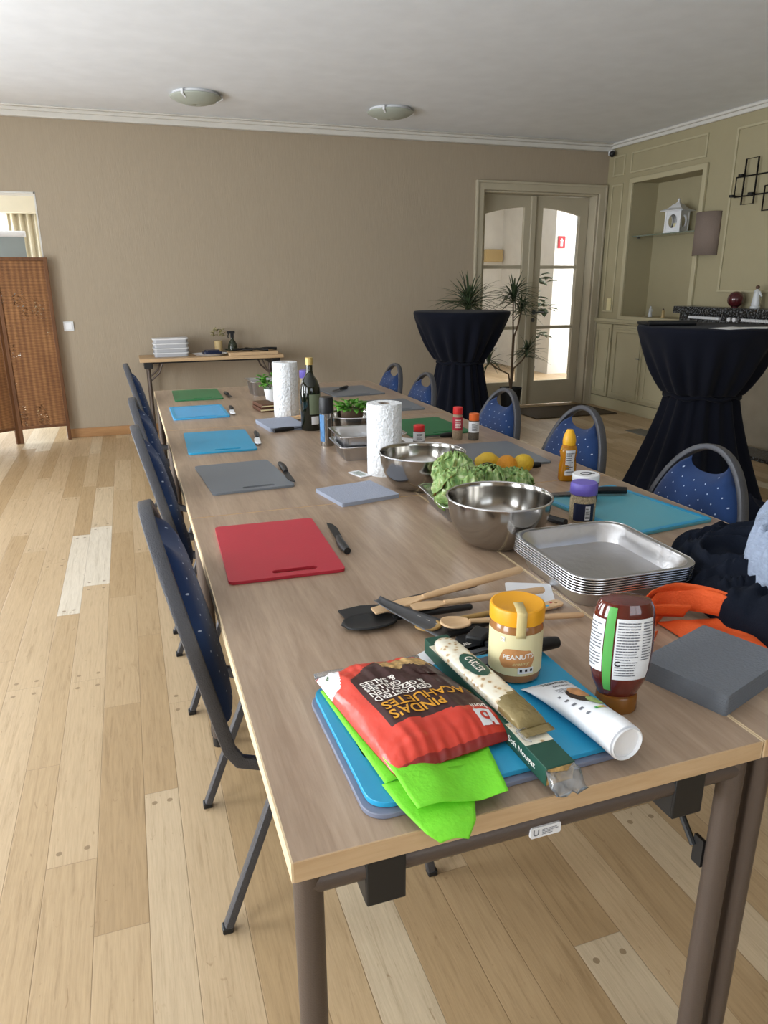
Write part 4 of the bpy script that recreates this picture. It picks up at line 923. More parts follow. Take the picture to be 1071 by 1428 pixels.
# local x runs away from camera
B().bx(-.03, .352, -.022, .022, .0005, .028).build('carton', 'box_green', t, bevel=.001)
B().bx(-.0305, -.0302, -.020, .020, .002, .026).build('end_window', 'bag_nut', t, smooth=False)
writing('side_text', 'Soft Nougat', .014, lambda x, y: (.03 - x * 1.0, .0224, .014 + y * .9), 'white_ink', t)
b = B(); b.grid(10, 6, lambda u, v: (.02 + .055 * u, -.022 + .044 * v, .0284 + .0004 * 0), None); b.build('top_print', 'nougat_print', t, smooth=False)
b = B(); b.grid(8, 6, lambda u, v: (-.031 - .026 * u, -.026 + .050 * v, .022 * (1 - u) * (.8 + .2 * math.sin(v * 9)) + .003 + .004 * math.sin(v * 14 + u * 7))); b.build('clear_wrap', 'jar_clear', t, solid=.0003)
M['olive_foil'] = mat('olive_foil', '#85764e', .25, .2, bump=.5, bscale=40)
t = thing('nougat_bar', 'flow wrapped nougat bar with almond print and oval label on green box', 'sweets pack', (.4635, .905, BZ + .0290), math.radians(95))
def bar(u, v, off=0, top=True):
    x = -.155 + .275 * u; w = .024 * (1 - .05 * abs(2 * u - 1)) * (1 if u < .85 else math.sqrt(max(.02, 1 - ((u - .85) / .15) ** 2 * .9))); a = PI * v
    e = max(0, 1 - (2 * u - 1) ** 12) ** .5
    z = .003 + (.015 * math.sin(a) ** .6) * e + .001 * noise.noise(Vector((u * 20, v * 5, 0)))
    return (x, w * math.cos(a) * (1 + off * 40), z + off)
b = B(); b.grid(50, 18, bar, lambda u, v: 1 if u < .20 + .1 * v or v > .9 else (2 if v > .84 else 0)); b.grid(8, 2, lambda u, v: (-.155 + .27 * u, -.0235 + .047 * v, .001)); b.build('wrapper', ['nougat_print', 'olive_foil', 'white_matte'], t, ang=70)
q = disc(lambda x, y: bar(.5 + x / .27, .5 + y / .05, .0008), .022, 0, .036, .0125, 'box_green', 'oval_label', t)
writing('oval_text', 'CARLIER', .0125, lambda x, y: bar(.5 + .022 / .27 - x * 1.0 / .27, .5 + y / .05, .0014), 'white_ink', q)
b = B(); b.grid(6, 8, lambda u, v: (-.156 - .018 * u, -.024 + .048 * v, .004 + .002 * math.sin(v * 25))); b.build('crimped_end', 'olive_foil', t, solid=.0004)
b = B(); b.tube([(-.15, .024, .002), (-.158, .030, .006), (-.175, .029, .004), (-.18, .02, .001)], .0015, 6).tube([(-.15, .0, .002), (-.158, .030, .006)], .0012, 6); b.build('clear_fold', 'jar_clear', t)

# ================================================================== black/white package + knives behind
t = thing('utensil_pack', 'white and black printed packaging with black handles behind the nougat', 'packaging', (.505, 1.065, T), math.radians(12))
B().prism([(-.085, -.02), (.0, -.035), (.085, -.03), (.09, .02), (-.02, .035), (-.075, .02)], .001, .004).build('card_back', 'white', t)
B().prism([(-.01, -.028), (.075, -.034), (.085, .022), (.02, .03)], .004, .012).build('black_print', 'black_matte', t, bevel=.001)
B().box((.05, .0, .016), (.05, .035, .02), .5).build('black_grip', 'black_plastic', t, bevel=.005)
writing('pack_text', 'CUISINE', .012, lambda x, y: (.02 + x, -.006 + y, .0124), 'white_ink', t)
for (x, y, z, a, lab) in ((.652, 1.055, T, .12, 'upper black knife handle sticking out behind the peanut butter jar'), (.645, .985, BZ, .1, 'lower black knife handle sticking out behind the peanut butter jar')):
    t = thing('kitchen_knife', lab, 'knife', (x, y, z), a, 'black kitchen knives behind the jar')
    B().tube([(-.10, 0, .012), (-.03, 0, .014), (.0, 0, .014), (.02, 0, .012)], [.009, .011, .012, .010], 12).build('handle', 'black_plastic', t)
    B().prism([(-.1, -.011), (-.16, -.012), (-.185, .0), (-.16, .010), (-.1, .010)], .010, .012).build('blade', 'dark_steel', t)

# ================================================================== UTENSILS
def utensil(name, label, cat, p0, p1, z0, z1, head, m, hr=.006, hm=None, hl=.0, tip=None):
    a = math.atan2(p1[1] - p0[1], p1[0] - p0[0]); L = math.dist(p0, p1); pitch = math.atan2(z1 - z0, L)
    t = thing(name, label, cat, (p0[0], p0[1], z0), 0, 'cooking utensils in the pile', rot=(0, -pitch, a))
    head(t, m); B().tube([(hl, 0, .006), (L * .6, 0, .0065), (L - .004, 0, .0065), (L, 0, .0065)], [hr * .8, hr, hr, hr * .7], 12).build('handle', hm or m, t)
    return t
def h_spoon(w, l, m_top='x'):
    def f(t, m):
        b = B(); b.grid(12, 12, lambda u, v: (l * u - .004, w * (2 * v - 1) * math.sqrt(max(0.0, 1 - (2 * u - 1) ** 2)) * (1 + .15 * (.5 - u)), .006 - .006 * (1 - (2 * v - 1) ** 2) * math.sin(PI * u))); b.build('spoon_head', m, t, solid=.004, ang=60)
    return f
def h_flat(w, l, slant=.0):
    def f(t, m): B().prism([(0, -w + slant), (l * .7, -w), (l + .02, -.006), (l + .02, .006), (l * .7, w), (0, w - slant)], .0035, .008).build('blade_head', m, t, bevel=.001)
    return f
Z = T
utensil('wooden_spatula', 'longest pale wooden spatula, topmost handle of the utensil pile', 'spatula', (.402, 1.235), (.748, 1.262), Z + .014, Z + .045, h_flat(.017, .10, .004), 'wood_spoon', .0085, hl=.11)
utensil('wooden_spoon', 'second wooden utensil handle below the longest spatula', 'spoon', (.475, 1.215), (.775, 1.215), Z + .020, Z + .012, h_flat(.016, .06, 0), 'wood_spoon', .0075, hl=.07)
utensil('wooden_spoon', 'pale round wooden spoon, its bowl facing up in the pile', 'spoon', (.503, 1.128), (.795, 1.098), Z + .022, Z + .004, h_spoon(.024, .062), 'wood_spoon', .006, hl=.055)
utensil('wooden_spoon', 'olive brown wooden spoon between the black ladle and pale spoon', 'spoon', (.462, 1.150), (.70, 1.165), Z + .010, Z + .006, h_spoon(.022, .055), 'olive_wood', .006, hl=.05)
utensil('black_spoon', 'big black plastic serving spoon at the left of the utensil pile', 'spoon', (.335, 1.218), (.60, 1.20), Z + .004, Z + .008, h_spoon(.034, .115), 'black_plastic', .007, hl=.10)
utensil('black_spatula', 'black plastic spatula tip under the pale wooden spatula', 'spatula', (.345, 1.262), (.66, 1.30), Z + .002, Z + .008, h_flat(.022, .07), 'black_plastic', .007, hl=.08)
# steel turner
t = thing('steel_turner', 'dark steel turner with slanting bent blade across the utensil pile', 'turner', (.412, 1.242, Z + .036), 0, 'cooking utensils in the pile', rot=(0, .0, math.radians(-50)))
b = B(); b.grid(12, 6, lambda u, v: (.165 * u, (.012 + .022 * u) * (2 * v - 1), .004 - .034 * u ** .8 + .004 * (2 * v - 1) ** 2)); b.build('blade', 'dark_steel', t, solid=.0012)
b = B(); b.tube([(.160, .0, -.030), (.19, .04, -.026), (.22, .10, -.018), (.235, .15, -.010)], [.006, .008, .010, .011], 12); b.build('handle', 'black_plastic', t)
b = B()
for k in range(3): b.tube([(.085 + .02 * k, .012, .004 - .034 * ((.085 + .02 * k) / .165) ** .8 + .0012), (.092 + .02 * k, .012, .004 - .034 * ((.092 + .02 * k) / .165) ** .8 + .0014)], .0013, 6)
b.build('rivets', 'steel', t)
# small chopping paddle with coloured marks at the right of the utensils
t = thing('wooden_spatula', 'flat pale wooden spatula end with hole and coloured marks behind jar', 'spatula', (.735, 1.160, Z), math.radians(8), 'cooking utensils in the pile')
B().prism(rrect(.11, .026, .012), .006, .011, [rrect(.008, .006, .0028, 3, .04, 0)]).build('paddle', 'wood_spoon', t, bevel=.001)
b = B(); b.prism(rrect(.012, .006, .002, 3, .012, -.004), .0111, .0116); b.build('blue_mark', 'blue', t); b = B(); b.prism(rrect(.007, .004, .0018, 3, .03, .004), .0111, .0116); b.build('red_mark', 'red', t)
t = thing('instruction_card', 'white paper card lying behind the utensil handles', 'card', (.755, 1.235, Z), math.radians(-25))
B().prism(rrect(.10, .13, .008), .0004, .0012).build('sheet', 'white_matte', t)

# ================================================================== NAPKINS
def napkins(label, c, w, l, h, rz, m, n, group='grey paper napkin stacks'):
    t = thing('napkin_stack', label, 'napkins', (c[0], c[1], T), rz, group)
    B().prism(rrect(w, l, .006), 0, h).build('folded_napkins', m, t, bevel=min(.004, h * .3))
    b = B()
    for k in range(n): b.prism([(x * 1.003, y * 1.003) for x, y in rrect(w, l, .006)], h * (k + .45) / n, h * (k + .55) / n)
    b.build('layer_edges', m, t)
    return t
napkins('thick dark grey napkin stack at the near right beside the orange bag', (.878, .840), .200, .150, .036, math.radians(19), 'napkin', 7)
napkins('thin grey napkin pile on the table before the middle bowl', (.631, 2.095), .20, .19, .012, math.radians(11), 'napkin_light', 2)
napkins('pale grey napkin pile in front of the oil bottle', (.632, 3.32), .175, .25, .018, math.radians(6), 'napkin_light', 3)
knife('black knife lying along the pale napkins before the oil bottle', (.57, 3.165), (.78, 3.235), T, group='small kitchen knives')
# white note and phone-like leaflet beside the near roll
t = thing('leaflet', 'small white folded leaflet lying beside the near kitchen roll', 'leaflet', (.715, 2.335, T), .3)
B().prism(rrect(.045, .085, .004), .0005, .003).build('sheet', 'white_matte', t); b = B(); fine_print(b, -.016, .016, -.03, .03, 7, lambda x, y: (x, y, .0034), seed=4); b.build('fine_print', 'leaf', t, smooth=False)
t = thing('paper_sheet', 'white sheet of paper behind the near kitchen roll', 'paper', (1.02, 2.80, T), .6); B().prism([(-.09, -.05), (.09, -.06), (.08, .06), (-.08, .05)], .0004, .0014).build('sheet', 'white_matte', t)
# chocolate bars
M['choc'] = mat('brown_wrapper', '#5d3a28', .45, var=.1)
t = thing('chocolate_bar', 'lower brown wrapped chocolate bar before the basil pot', 'chocolate bar', (.64, 3.80, T), .1, 'stacked chocolate bars'); B().box((0, 0, .010), (.085, .16, .018)).build('wrapper', 'choc', t, bevel=.003)
B().box((0, -.0815, .010), (.083, .0012, .006)).build('stripe', 'cream', t)
t = thing('chocolate_bar', 'upper brown wrapped chocolate bar before the basil pot', 'chocolate bar', (.645, 3.805, T + .0195), .14, 'stacked chocolate bars'); B().box((0, 0, .010), (.085, .16, .018)).build('wrapper', 'choc', t, bevel=.003)
B().box((0, -.0815, .010), (.083, .0012, .006)).build('stripe', 'cream', t)

# ================================================================== HERB POTS
def leafy(b, c, R, n, size, seed, up=.7, zs=1):
    r = random.Random(seed)
    for k in range(n):
        a = r.uniform(0, 2 * PI); el = math.asin(r.uniform(-.2, 1)); rr = R * r.uniform(.45, 1)
        p = Vector((c[0] + rr * math.cos(a) * math.cos(el), c[1] + rr * math.sin(a) * math.cos(el), c[2] + rr * math.sin(el) * zs))
        d = Vector((math.cos(a + r.uniform(-1, 1)), math.sin(a + r.uniform(-1, 1)), r.uniform(-.3, up))).normalized(); s_ = d.cross(Vector((0, 0, 1))).normalized(); n_ = s_.cross(d)
        L = size * r.uniform(.7, 1.3); w = L * .34
        V = [p, p + d * L * .35 + s_ * w + n_ * w * .3, p + d * L * .75 + s_ * w * .7 + n_ * w * .2, p + d * L - n_ * w * .3, p + d * L * .75 - s_ * w * .7 + n_ * w * .2, p + d * L * .35 - s_ * w + n_ * w * .3, p + d * L * .5]
        b.add(V, [(0, 1, 6), (1, 2, 6), (2, 3, 6), (3, 4, 6), (4, 5, 6), (5, 0, 6)])
M['basil'] = mat('bright_basil', '#5c9a35', .45, var=.35, vscale=30); M['pot_brown'] = mat('brown_pot', '#5f4a38', .7)
t = thing('basil_pot', 'bright green basil plant in white wrapped pot beside the far foil tray', 'herb pot', (.735, 4.06, T))
B().lathe([(.034, 0), (.036, .003), (.048, .075), (.044, .072), (.001, .066)], 28).build('pot', 'white_matte', t)
b = B(); leafy(b, (0, 0, .095), .072, 90, .036, 3); b.build('foliage', 'basil', t, solid=.0004)
b = B(); [b.tube([(.01 * math.cos(k), .01 * math.sin(k), .06), (.03 * math.cos(k), .03 * math.sin(k), .11)], .0018, 6) for k in range(6)]; b.build('stems', 'leaf', t)
t = thing('herb_pot', 'small green herb in brown pot standing inside the far steel bowl', 'herb pot', (.868, 2.935, T + .004))
B().lathe([(.036, 0), (.038, .003), (.050, .125), (.046, .122), (.001, .116)], 28).build('pot', 'pot_brown', t)
b = B(); leafy(b, (0, 0, .125), .066, 90, .030, 12, zs=.55); b.build('foliage', 'basil', t, solid=.0004)
b = B(); [b.tube([(.01 * math.cos(k), .01 * math.sin(k), .11), (.03 * math.cos(k), .03 * math.sin(k), .14)], .0016, 6) for k in range(6)]; b.build('stems', 'leaf', t)

# ================================================================== GARMENTS
def mound(name, label, cat, m, c, rx, ry, h, seed, rz=0, sharp=.6, foldf=6, solid=.0, extra=None, amp=1.0, z=T):
    t = None; off = Vector((seed * 5.3, seed * 2.1, 0)); b = B()
    nr, na = 44, 120
    def P(k, i):
        r = k / nr; a = 2 * PI * i / na; ca, sa = math.cos(a), math.sin(a)
        out = 1 + .16 * noise.noise(Vector((ca * 1.3, sa * 1.3, seed))) + .05 * noise.noise(Vector((ca * 4, sa * 4, seed + 3)))
        x, y = ca * r * rx * out, sa * r * ry * out
        q = Vector((x, y, 0)) * foldf + off; w = Vector((noise.noise(q * .8), noise.noise(q * .8 + Vector((9, 9, 0))), 0)) * 1.4
        n1 = noise.noise((q + w) * Vector((1.1, 2.0, 1)) if 0 else Vector(((q + w).x * 1.1, (q + w).y * 2.2, 0))); n2 = noise.noise((q + w * 1.5) * 3.1)
        fold = (1 - min(1, abs(n1) * 3.2)) * .34 + (1 - min(1, abs(n2) * 3)) * .16 - .1
        env = max(0, 1 - r ** 3.0) ** sharp
        hh = h * env * (.62 + amp * fold)
        return (c[0] + x * math.cos(rz) - y * math.sin(rz), c[1] + x * math.sin(rz) + y * math.cos(rz), z + .002 + max(0, hh) + (extra(x, y) if extra else 0))
    V = [P(k, i) for k in range(nr + 1) for i in range(na)]
    F = [(k * na + i, k * na + (i + 1) % na, (k + 1) * na + (i + 1) % na, (k + 1) * na + i) for k in range(nr) for i in range(na)]
    b.add(V, F); o = b.build(name, m, ang=80, sub=1); tag(o, label, cat); return o
M['shirt'] = mat('navy_black_cotton', '#0e1420', .9, bump=.2, bscale=300, spec=.2); M['hoodie'] = mat('heather_grey_jersey', '#8f9bb0', .95, var=.12, vscale=160, bump=.4, bscale=320, stretch=(1, .35, 1)); M['orange_cloth'] = mat('orange_nonwoven', '#dd5a22', .7, bump=.25, bscale=260)
mound('black_shirt', 'crumpled black navy shirt on the near right table beside the trays', 'shirt', 'shirt', (1.245, 1.065), .19, .33, .118, 4, -.38, .35, 6)
hd = mound('grey_hoodie', 'heather grey hoodie piled on the black shirt at the right edge', 'hoodie', 'hoodie', (1.30, .955), .19, .27, .275, 9, -.55, .24, 5, amp=.6)
def orange_bag():
    b = B()
    def strip(pts, w, nrm=(0, 0, 1), n=30):
        P_ = [Vector(p) for p in pts]
        def cr(t_):
            k = min(len(P_) - 2, int(t_ * (len(P_) - 1))); f = t_ * (len(P_) - 1) - k
            p0, p1, p2, p3 = P_[max(0, k - 1)], P_[k], P_[k + 1], P_[min(len(P_) - 1, k + 2)]
            return .5 * ((2 * p1) + (p2 - p0) * f + (2 * p0 - 5 * p1 + 4 * p2 - p3) * f * f + (3 * p1 - p0 - 3 * p2 + p3) * f ** 3)
        N = Vector(nrm).normalized()
        b.grid(n, 4, lambda u, v: cr(u) + N * w * (v - .5) + Vector((0, 0, .0008 * math.sin(v * 6))))
    strip([(.80, .985, T + .022), (.85, 1.03, T + .03), (.91, 1.03, T + .032), (.97, 1.01, T + .03)], .036, (0.1, -.5, 1))
    strip([(.80, .985, T + .022), (.815, .955, T + .016), (.86, .965, T + .014)], .030, (.3, 0, 1))
    strip([(.905, 1.06, T + .045), (.97, 1.065, T + .05), (1.03, 1.02, T + .045), (1.07, .96, T + .03), (1.12, .90, T + .02)], .055, (.15, -.6, .9))
    strip([(.90, 1.03, T + .02), (.97, 1.06, T + .035), (1.03, 1.00, T + .04), (1.05, .95, T + .03)], .05, (-.1, .4, 1))
    b.grid(24, 20, lambda u, v: (.92 + .24 * u, .885 + .15 * v - .05 * u, T + .003 + .018 * max(0, 1 - (2 * u - 1) ** 4) * max(0, 1 - (2 * v - 1) ** 4) * (.6 + .9 * noise.noise(Vector((u * 4, v * 4, 5))))))
    tag(b.build('orange_bag', 'orange_cloth', ang=70, solid=.0012), 'crumpled bright orange bag behind the thick grey napkin stack', 'cloth bag')
orange_bag()

# ================================================================== SIDE TABLE THINGS
M['clear_box'] = mat('cloudy_plastic', '#b9bcc2', .35, trans=.15, var=.05)
t = thing('storage_box', 'bottom cloudy plastic box of the stack on the far side table', 'plastic box', (.355, 7.05, T), 0, 'stacked plastic boxes')
B().prism(rrect(.30, .20, .03), .001, .030).build('box_body', 'clear_box', t, bevel=.004); B().prism(rrect(.315, .21, .03), .030, .040).build('lid', 'white_matte', t, bevel=.002)
for k, lab in ((1, 'second cloudy plastic box of the stack on the far side table'), (2, 'third cloudy plastic box of the stack on the far side table'), (3, 'top cloudy plastic box of the stack on the far side table')): dup(t, (.355, 7.05, T + .041 * k), 0, lab)
t = thing('serving_plate', 'white oval plate on the far side table', 'plate', (.70, 6.98, T)); B().lathe([(.10, .0), (.13, .018), (.135, .02), (.12, .012), (.001, .006)], 40, fx=1.2, fy=.9).build('dish', 'white', t)
t = thing('folded_cloth', 'dark blue folded cloth on the white plate at far side table', 'cloth', (.72, 6.99, T + .013), .1); B().prism(rrect(.17, .11, .02), 0, .022).build('cloth', 'navy', t, bevel=.006); B().prism(rrect(.13, .09, .02), .022, .036).build('top_fold', 'navy', t, bevel=.005)
M['beige'] = mat('beige_vase', '#c4ac7c', .5)
t = thing('flower_vase', 'beige vase with pale flowers on the far side table', 'vase', (.80, 7.14, T)); B().lathe([(.03, 0), (.035, .004), (.04, .12), (.038, .12), (.001, .11)], 28).build('vase', 'beige', t)
b = B(); leafy(b, (0, 0, .17), .07, 60, .03, 31, 1); b.build('foliage', mat('dried_flower', '#9a9468', .8, var=.3, vscale=40), t, solid=.0005)
M['bottle_dark'] = mat('dark_translucent', '#3a4030', .15, trans=.3)
t = thing('spray_bottle', 'dark spray bottle on the far side table', 'spray bottle', (.93, 7.12, T)); B().lathe([(.04, 0), (.045, .005), (.045, .07), (.03, .11), (.014, .13), (.014, .145)], 28).build('bottle_body', 'bottle_dark', t)
b = B(); b.box((0, 0, .165), (.03, .03, .04)).box((-.01, 0, .195), (.075, .026, .025)).tube([(-.03, 0, .19), (-.04, 0, .16), (-.035, 0, .14)], .006, 8); b.build('spray_head', 'black_plastic', t, bevel=.004)
t = thing('wooden_tray', 'pale wooden board under dark tools on the far side table', 'tray', (1.09, 6.97, T)); B().prism(rrect(.46, .22, .01), .001, .028).build('slab', 'band', t, bevel=.003)
for (x, y, a, L, lab) in ((1.00, 6.98, .3, .20, 'dark whisk handle on the wooden board, leftmost'), (1.12, 6.95, -.2, .24, 'dark tongs in the middle of the wooden board'), (1.22, 7.00, .1, .22, 'thick black knife handle at the right of the wooden board')):
    t = thing('dark_utensil', lab, 'utensil', (x, y, T + .029), a, 'dark utensils on the wooden board'); B().tube([(-L / 2, 0, .012), (0, 0, .02), (L / 2, 0, .012)], [.008, .011, .014], 10).build('handle', 'black_plastic', t); B().tube([(-L / 2, 0, .012), (-L / 2 - .05, .02, .02), (-L / 2 - .08, 0, .03)], [.006, .01, .004], 8).build('head', 'bottle_dark', t)

# ================================================================== BAR TABLES
def bar_table(label, c, R, h, wR, wz, seed, npl=17, foot=.40):
    t = thing('cocktail_table', label, 'high table', (c[0], c[1], 0), 0, 'black skirted high tables'); rnd = random.Random(seed); ph = rnd.uniform(0, 6)
    def rip(a, z):
        k = min(1, max(0, (h - .03 - z) / .25)); s = math.sin(a * npl + ph + .8 * math.sin(a * 3 + seed)) * .6 + math.sin(a * (npl * .55) + 2 * ph) * .4
        bot = max(0, 1 - z / wz); amp = .085 * k * (1 if z > wz else 1 + .2 * bot)
        return 1 + amp * s
    prof = [(foot, .004)]
    n = 26
    for i in range(1, n):
        z = wz * i / n; k = 1 - i / n; prof.append((wR * .93 + (foot - wR * .93) * k ** 1.25, z))
    prof += [(wR * .90, wz - .012), (wR * .90, wz + .012)]
    for i in range(1, n):
        f = i / n; z = wz + (h - .03 - wz) * f; prof.append((wR * .93 + (R - wR * .93) * f ** .78, z))
    prof += [(R, h - .025), (R + .001, h - .012), (R - .003, h), (R * .6, h + .0005), (.001, h + .0005)]
    b = B(); b.lathe(prof, 220, rip=lambda a, z: rip(a, z) if z < h - .03 else 1); b.build('cloth_cover', 'cloth_black', t, ang=80)
    b = B(); b.tube([(wR * .965 * math.cos(2 * PI * i / 60), wR * .965 * math.sin(2 * PI * i / 60), wz + .01 * math.sin(i * .7)) for i in range(60)], .014, 10, closed=True); b.build('sash', 'cloth_black', t)
    B().cyl((0, 0, .005), (0, 0, h - .01), .03).build('post', 'dark_steel', t)
    return t
bar_table('black skirted high table before the wall cupboards, larger one at right', (3.52, 3.80), .44, 1.105, .238, .67, 1, foot=.43)
bar_table('black skirted high table in front of the dragon trees', (2.80, 6.0), .425, 1.134, .215, .70, 5, foot=.36)
# binder and papers on the near bar table
t = thing('ring_binder', 'black ring binder lying on the right high table', 'binder', (3.32, 3.98, 1.106), math.radians(-19))
B().box((0, 0, .012), (.30, .22, .024)).build('cover', 'black_plastic', t, bevel=.008); B().tube([(-.15, -.11, .018), (.15, -.11, .018)], .018, 14).build('spine', 'black_plastic', t)
for (x, y, a, lab) in ((3.42, 3.52, .12, 'white paper sheet at the left on the right high table'), (3.60, 3.47, -.5, 'white paper sheet overlapping at the right on the high table')):
    t = thing('paper_sheet', lab, 'paper', (x, y, 1.1065 + (.0012 if a < 0 else 0)), a, 'paper sheets on the high table'); b = B(); b.grid(6, 6, lambda u, v: ((u - .5) * .21, (v - .5) * .15, .0006 + .004 * u * v)); b.build('sheet', 'white_matte', t, solid=.0006)

# ================================================================== DRAGON TREES
def dracaena(label, c, crowns, seed, pot=True):
    t = thing('dragon_tree', label, 'plant', (c[0], c[1], 0), 0, 'potted dragon trees'); rnd = random.Random(seed)
    B().lathe([(.085, 0), (.09, .005), (.115, .27), (.12, .29), (.108, .29), (.10, .25), (.001, .25)], 36).build('pot', 'black_matte', t)
    B().lathe([(.098, .252), (.05, .262), (.001, .265)], 20).build('soil', 'stem', t)
    for ci, (x, y, z, n, L) in enumerate(crowns):
        b = B(); jx = rnd.uniform(-.02, .02); zf = min(z * .75, .85); b.tube([(jx * .3, 0, .25), (jx * .3 + x * .03, 0, zf * .6), (x * .12, y * .12, zf), (x * .7, y * .7, zf + (z - zf) * .5), (x, y, z)], [.011, .010, .009, .008, .007], 8); s = b.build('trunk', 'stem', t)
        b = B()
        for k in range(n):
            a = rnd.uniform(0, 2 * PI); el = rnd.uniform(-.15, 1.35); l = L * rnd.uniform(.7, 1.1); w = .010 * rnd.uniform(.7, 1.2); dr = rnd.uniform(.4, 1.1); z0 = z + rnd.uniform(-.05, .06)
            h_ = Vector((math.cos(a), math.sin(a), 0)); sd = Vector((-math.sin(a), math.cos(a), 0)); V = []; m_ = 7
            for i in range(m_ + 1):
                f = i / m_; p = Vector((x, y, z0)) + h_ * (l * f * math.cos(el)) + Vector((0, 0, l * (f * math.sin(el) - dr * f * f * .55))); ww = w * (1 - f ** 2.5) * (1 if f > .05 else .5) + .0004
                V += [p + sd * ww, p + Vector((0, 0, -ww * .4)), p - sd * ww]
            F = []
            for i in range(m_): F += [(i * 3, i * 3 + 1, i * 3 + 4, i * 3 + 3), (i * 3 + 1, i * 3 + 2, i * 3 + 5, i * 3 + 4)]
            b.add(V, F)
        b.build('leaf_crown', 'leaf_dark', t, solid=.0006, recalc=False)
    return t
dracaena('dragon tree with forked trunk in dark pot before the glazed doors', (3.84, 6.93), [(-.02, 0, 1.22, 70, .34), (.08, .0, 1.10, 45, .28), (.14, -.06, .66, 46, .24), (-.25, .06, .58, 34, .24)], 3)
dracaena('dragon tree with broad crown rising behind the far high table', (3.27, 6.80), [(-.02, 0, 1.15, 110, .44)], 8)

# ================================================================== RIGHT WALL THINGS
# cupboards under the niche
t = thing('wall_cupboard', 'cream panelled double cupboard below the wall niche', 'cupboard', (RX, 0, 0))
B().bx(-.03, 0, 5.78, 6.90, .13, .925).build('cupboard_body', 'panel_cream', t, bevel=.003)
for (a, c_) in ((5.84, 6.32), (6.37, 6.85)):
    B().bx(-.045, -.03, a, c_, .15, .90).build('door', 'panel_cream', t, bevel=.003)
    b = B(); mould_x(b, a + .02, c_ - .02, .17, .88, .03, .012, X=-.045); b.build('door_moulding', 'panel_cream', t, bevel=.003)
B().cyl((-.045, 6.395, .60), (-.075, 6.395, .60), .006, 10).box((-.075, 6.385, .60), (.008, .05, .012)).build('handle', 'dark_steel', t)
t = thing('wall_cupboard', 'narrow cream fluted panel cupboard beside the door corner', 'cupboard', (RX, 0, 0)); B().bx(-.025, 0, 6.94, 7.22, .13, .925).build('cupboard_body', 'panel_cream', t, bevel=.003); b = B(); mould_x(b, 6.97, 7.18, .17, .88, .02, .010, X=-.025); b.build('door_moulding', 'panel_cream', t, bevel=.003)
# glass shelf and lantern
t = thing('glass_shelf', 'glass shelf across the wall niche', 'shelf', (RX + .15, 6.30, 1.825)); B().box((0, 0, 0), (.26, .995, .010)).build('shelf_pane', mat('green_glass', '#8a9a86', .1, trans=.5), t)
B().box((-.05, .485, -.012), (.02, .02, .014)).box((-.05, -.485, -.012), (.02, .02, .014)).build('bracket', 'dark_steel', t)
def lantern():
    t = thing('white_lantern', 'white pagoda shaped lantern on the glass shelf in the niche', 'lantern', (RX + .14, 6.27, 1.831), .35); w, h_ = .075, .19
    b = B()
    for s in (-1, 1):
        for q in (-1, 1): b.box((s * w, q * w, h_ / 2 + .01), (.018, .018, h_))
    b.box((0, 0, .008), (.175, .175, .016)).box((0, 0, h_ + .012), (.175, .175, .014)); b.build('lantern_frame', 'white_matte', t, bevel=.002)
    for k in range(4):
        a = k * PI / 2; out = rrect(.135, h_ - .01, .005, 2, 0, h_ / 2 + .01); hole = [(.046 * math.cos(q * PI / 10), h_ / 2 + .012 + .062 * math.sin(q * PI / 10)) for q in range(20)]
        b = B(); b.prism(out, w - .002, w + .004, [hole], 'Y'); b.build('side_panel', 'white_matte', t, rot=a)
    b = B(); R_ = [(.140, .200), (.142, .206), (.115, .214), (.075, .232), (.045, .262), (.028, .268), (.012, .285), (.008, .30), (.013, .308), (.001, .32)]
    V = [];
    for r, z in R_:
        for k in range(4): a = PI / 4 + k * PI / 2; V.append((r * 1.2 * math.cos(a), r * 1.2 * math.sin(a), z))
    b.add(V, [(i * 4 + k, i * 4 + (k + 1) % 4, (i + 1) * 4 + (k + 1) % 4, (i + 1) * 4 + k) for i in range(len(R_) - 1) for k in range(4)] + [(3, 2, 1, 0)]); b.build('roof', 'white_matte', t, ang=20)
    B().cyl((0, 0, .016), (0, 0, .09), .03, 20).build('candle', 'cream', t)
lantern()
# little figures in the niche
def figurine(label, loc, h_, m, m2, rz=0, group='small figurines'):
    t = thing('figurine', label, 'figurine', loc, rz, group); s = h_ / .17
    B().lathe([(.034 * s, 0), (.036 * s, .006 * s), (.034 * s, .016 * s)], 24).build('plinth', m, t)
    B().lathe([(.030 * s, .016 * s), (.034 * s, .03 * s), (.026 * s, .08 * s), (.020 * s, .11 * s), (.024 * s, .125 * s), (.010 * s, .137 * s), (.008 * s, .14 * s)], 24, fx=1, fy=.8).build('robe', m, t)
    B().sphere((0, 0, .152 * s), .015 * s, 16, 12).build('head', m2, t)
    b = B(); b.tube([(-.020 * s, 0, .122 * s), (-.034 * s, -.012 * s, .09 * s), (-.018 * s, -.028 * s, .085 * s)], [.008 * s, .007 * s, .006 * s], 8).tube([(.020 * s, 0, .122 * s), (.034 * s, -.012 * s, .09 * s), (.018 * s, -.028 * s, .085 * s)], [.008 * s, .007 * s, .006 * s], 8); b.build('arms', m, t)
    return t
M['china'] = mat('white_china', '#c8ccd0', .25); M['brown_china'] = mat('brown_china', '#5a4030', .4)
figurine('small white figurine at the bottom of the niche', (RX + .12, 6.50, 1.0205), .11, 'china', 'china')
figurine('tiny brown figurine at the bottom of the niche', (RX + .12, 6.30, 1.0205), .09, 'beige', 'brown_china')
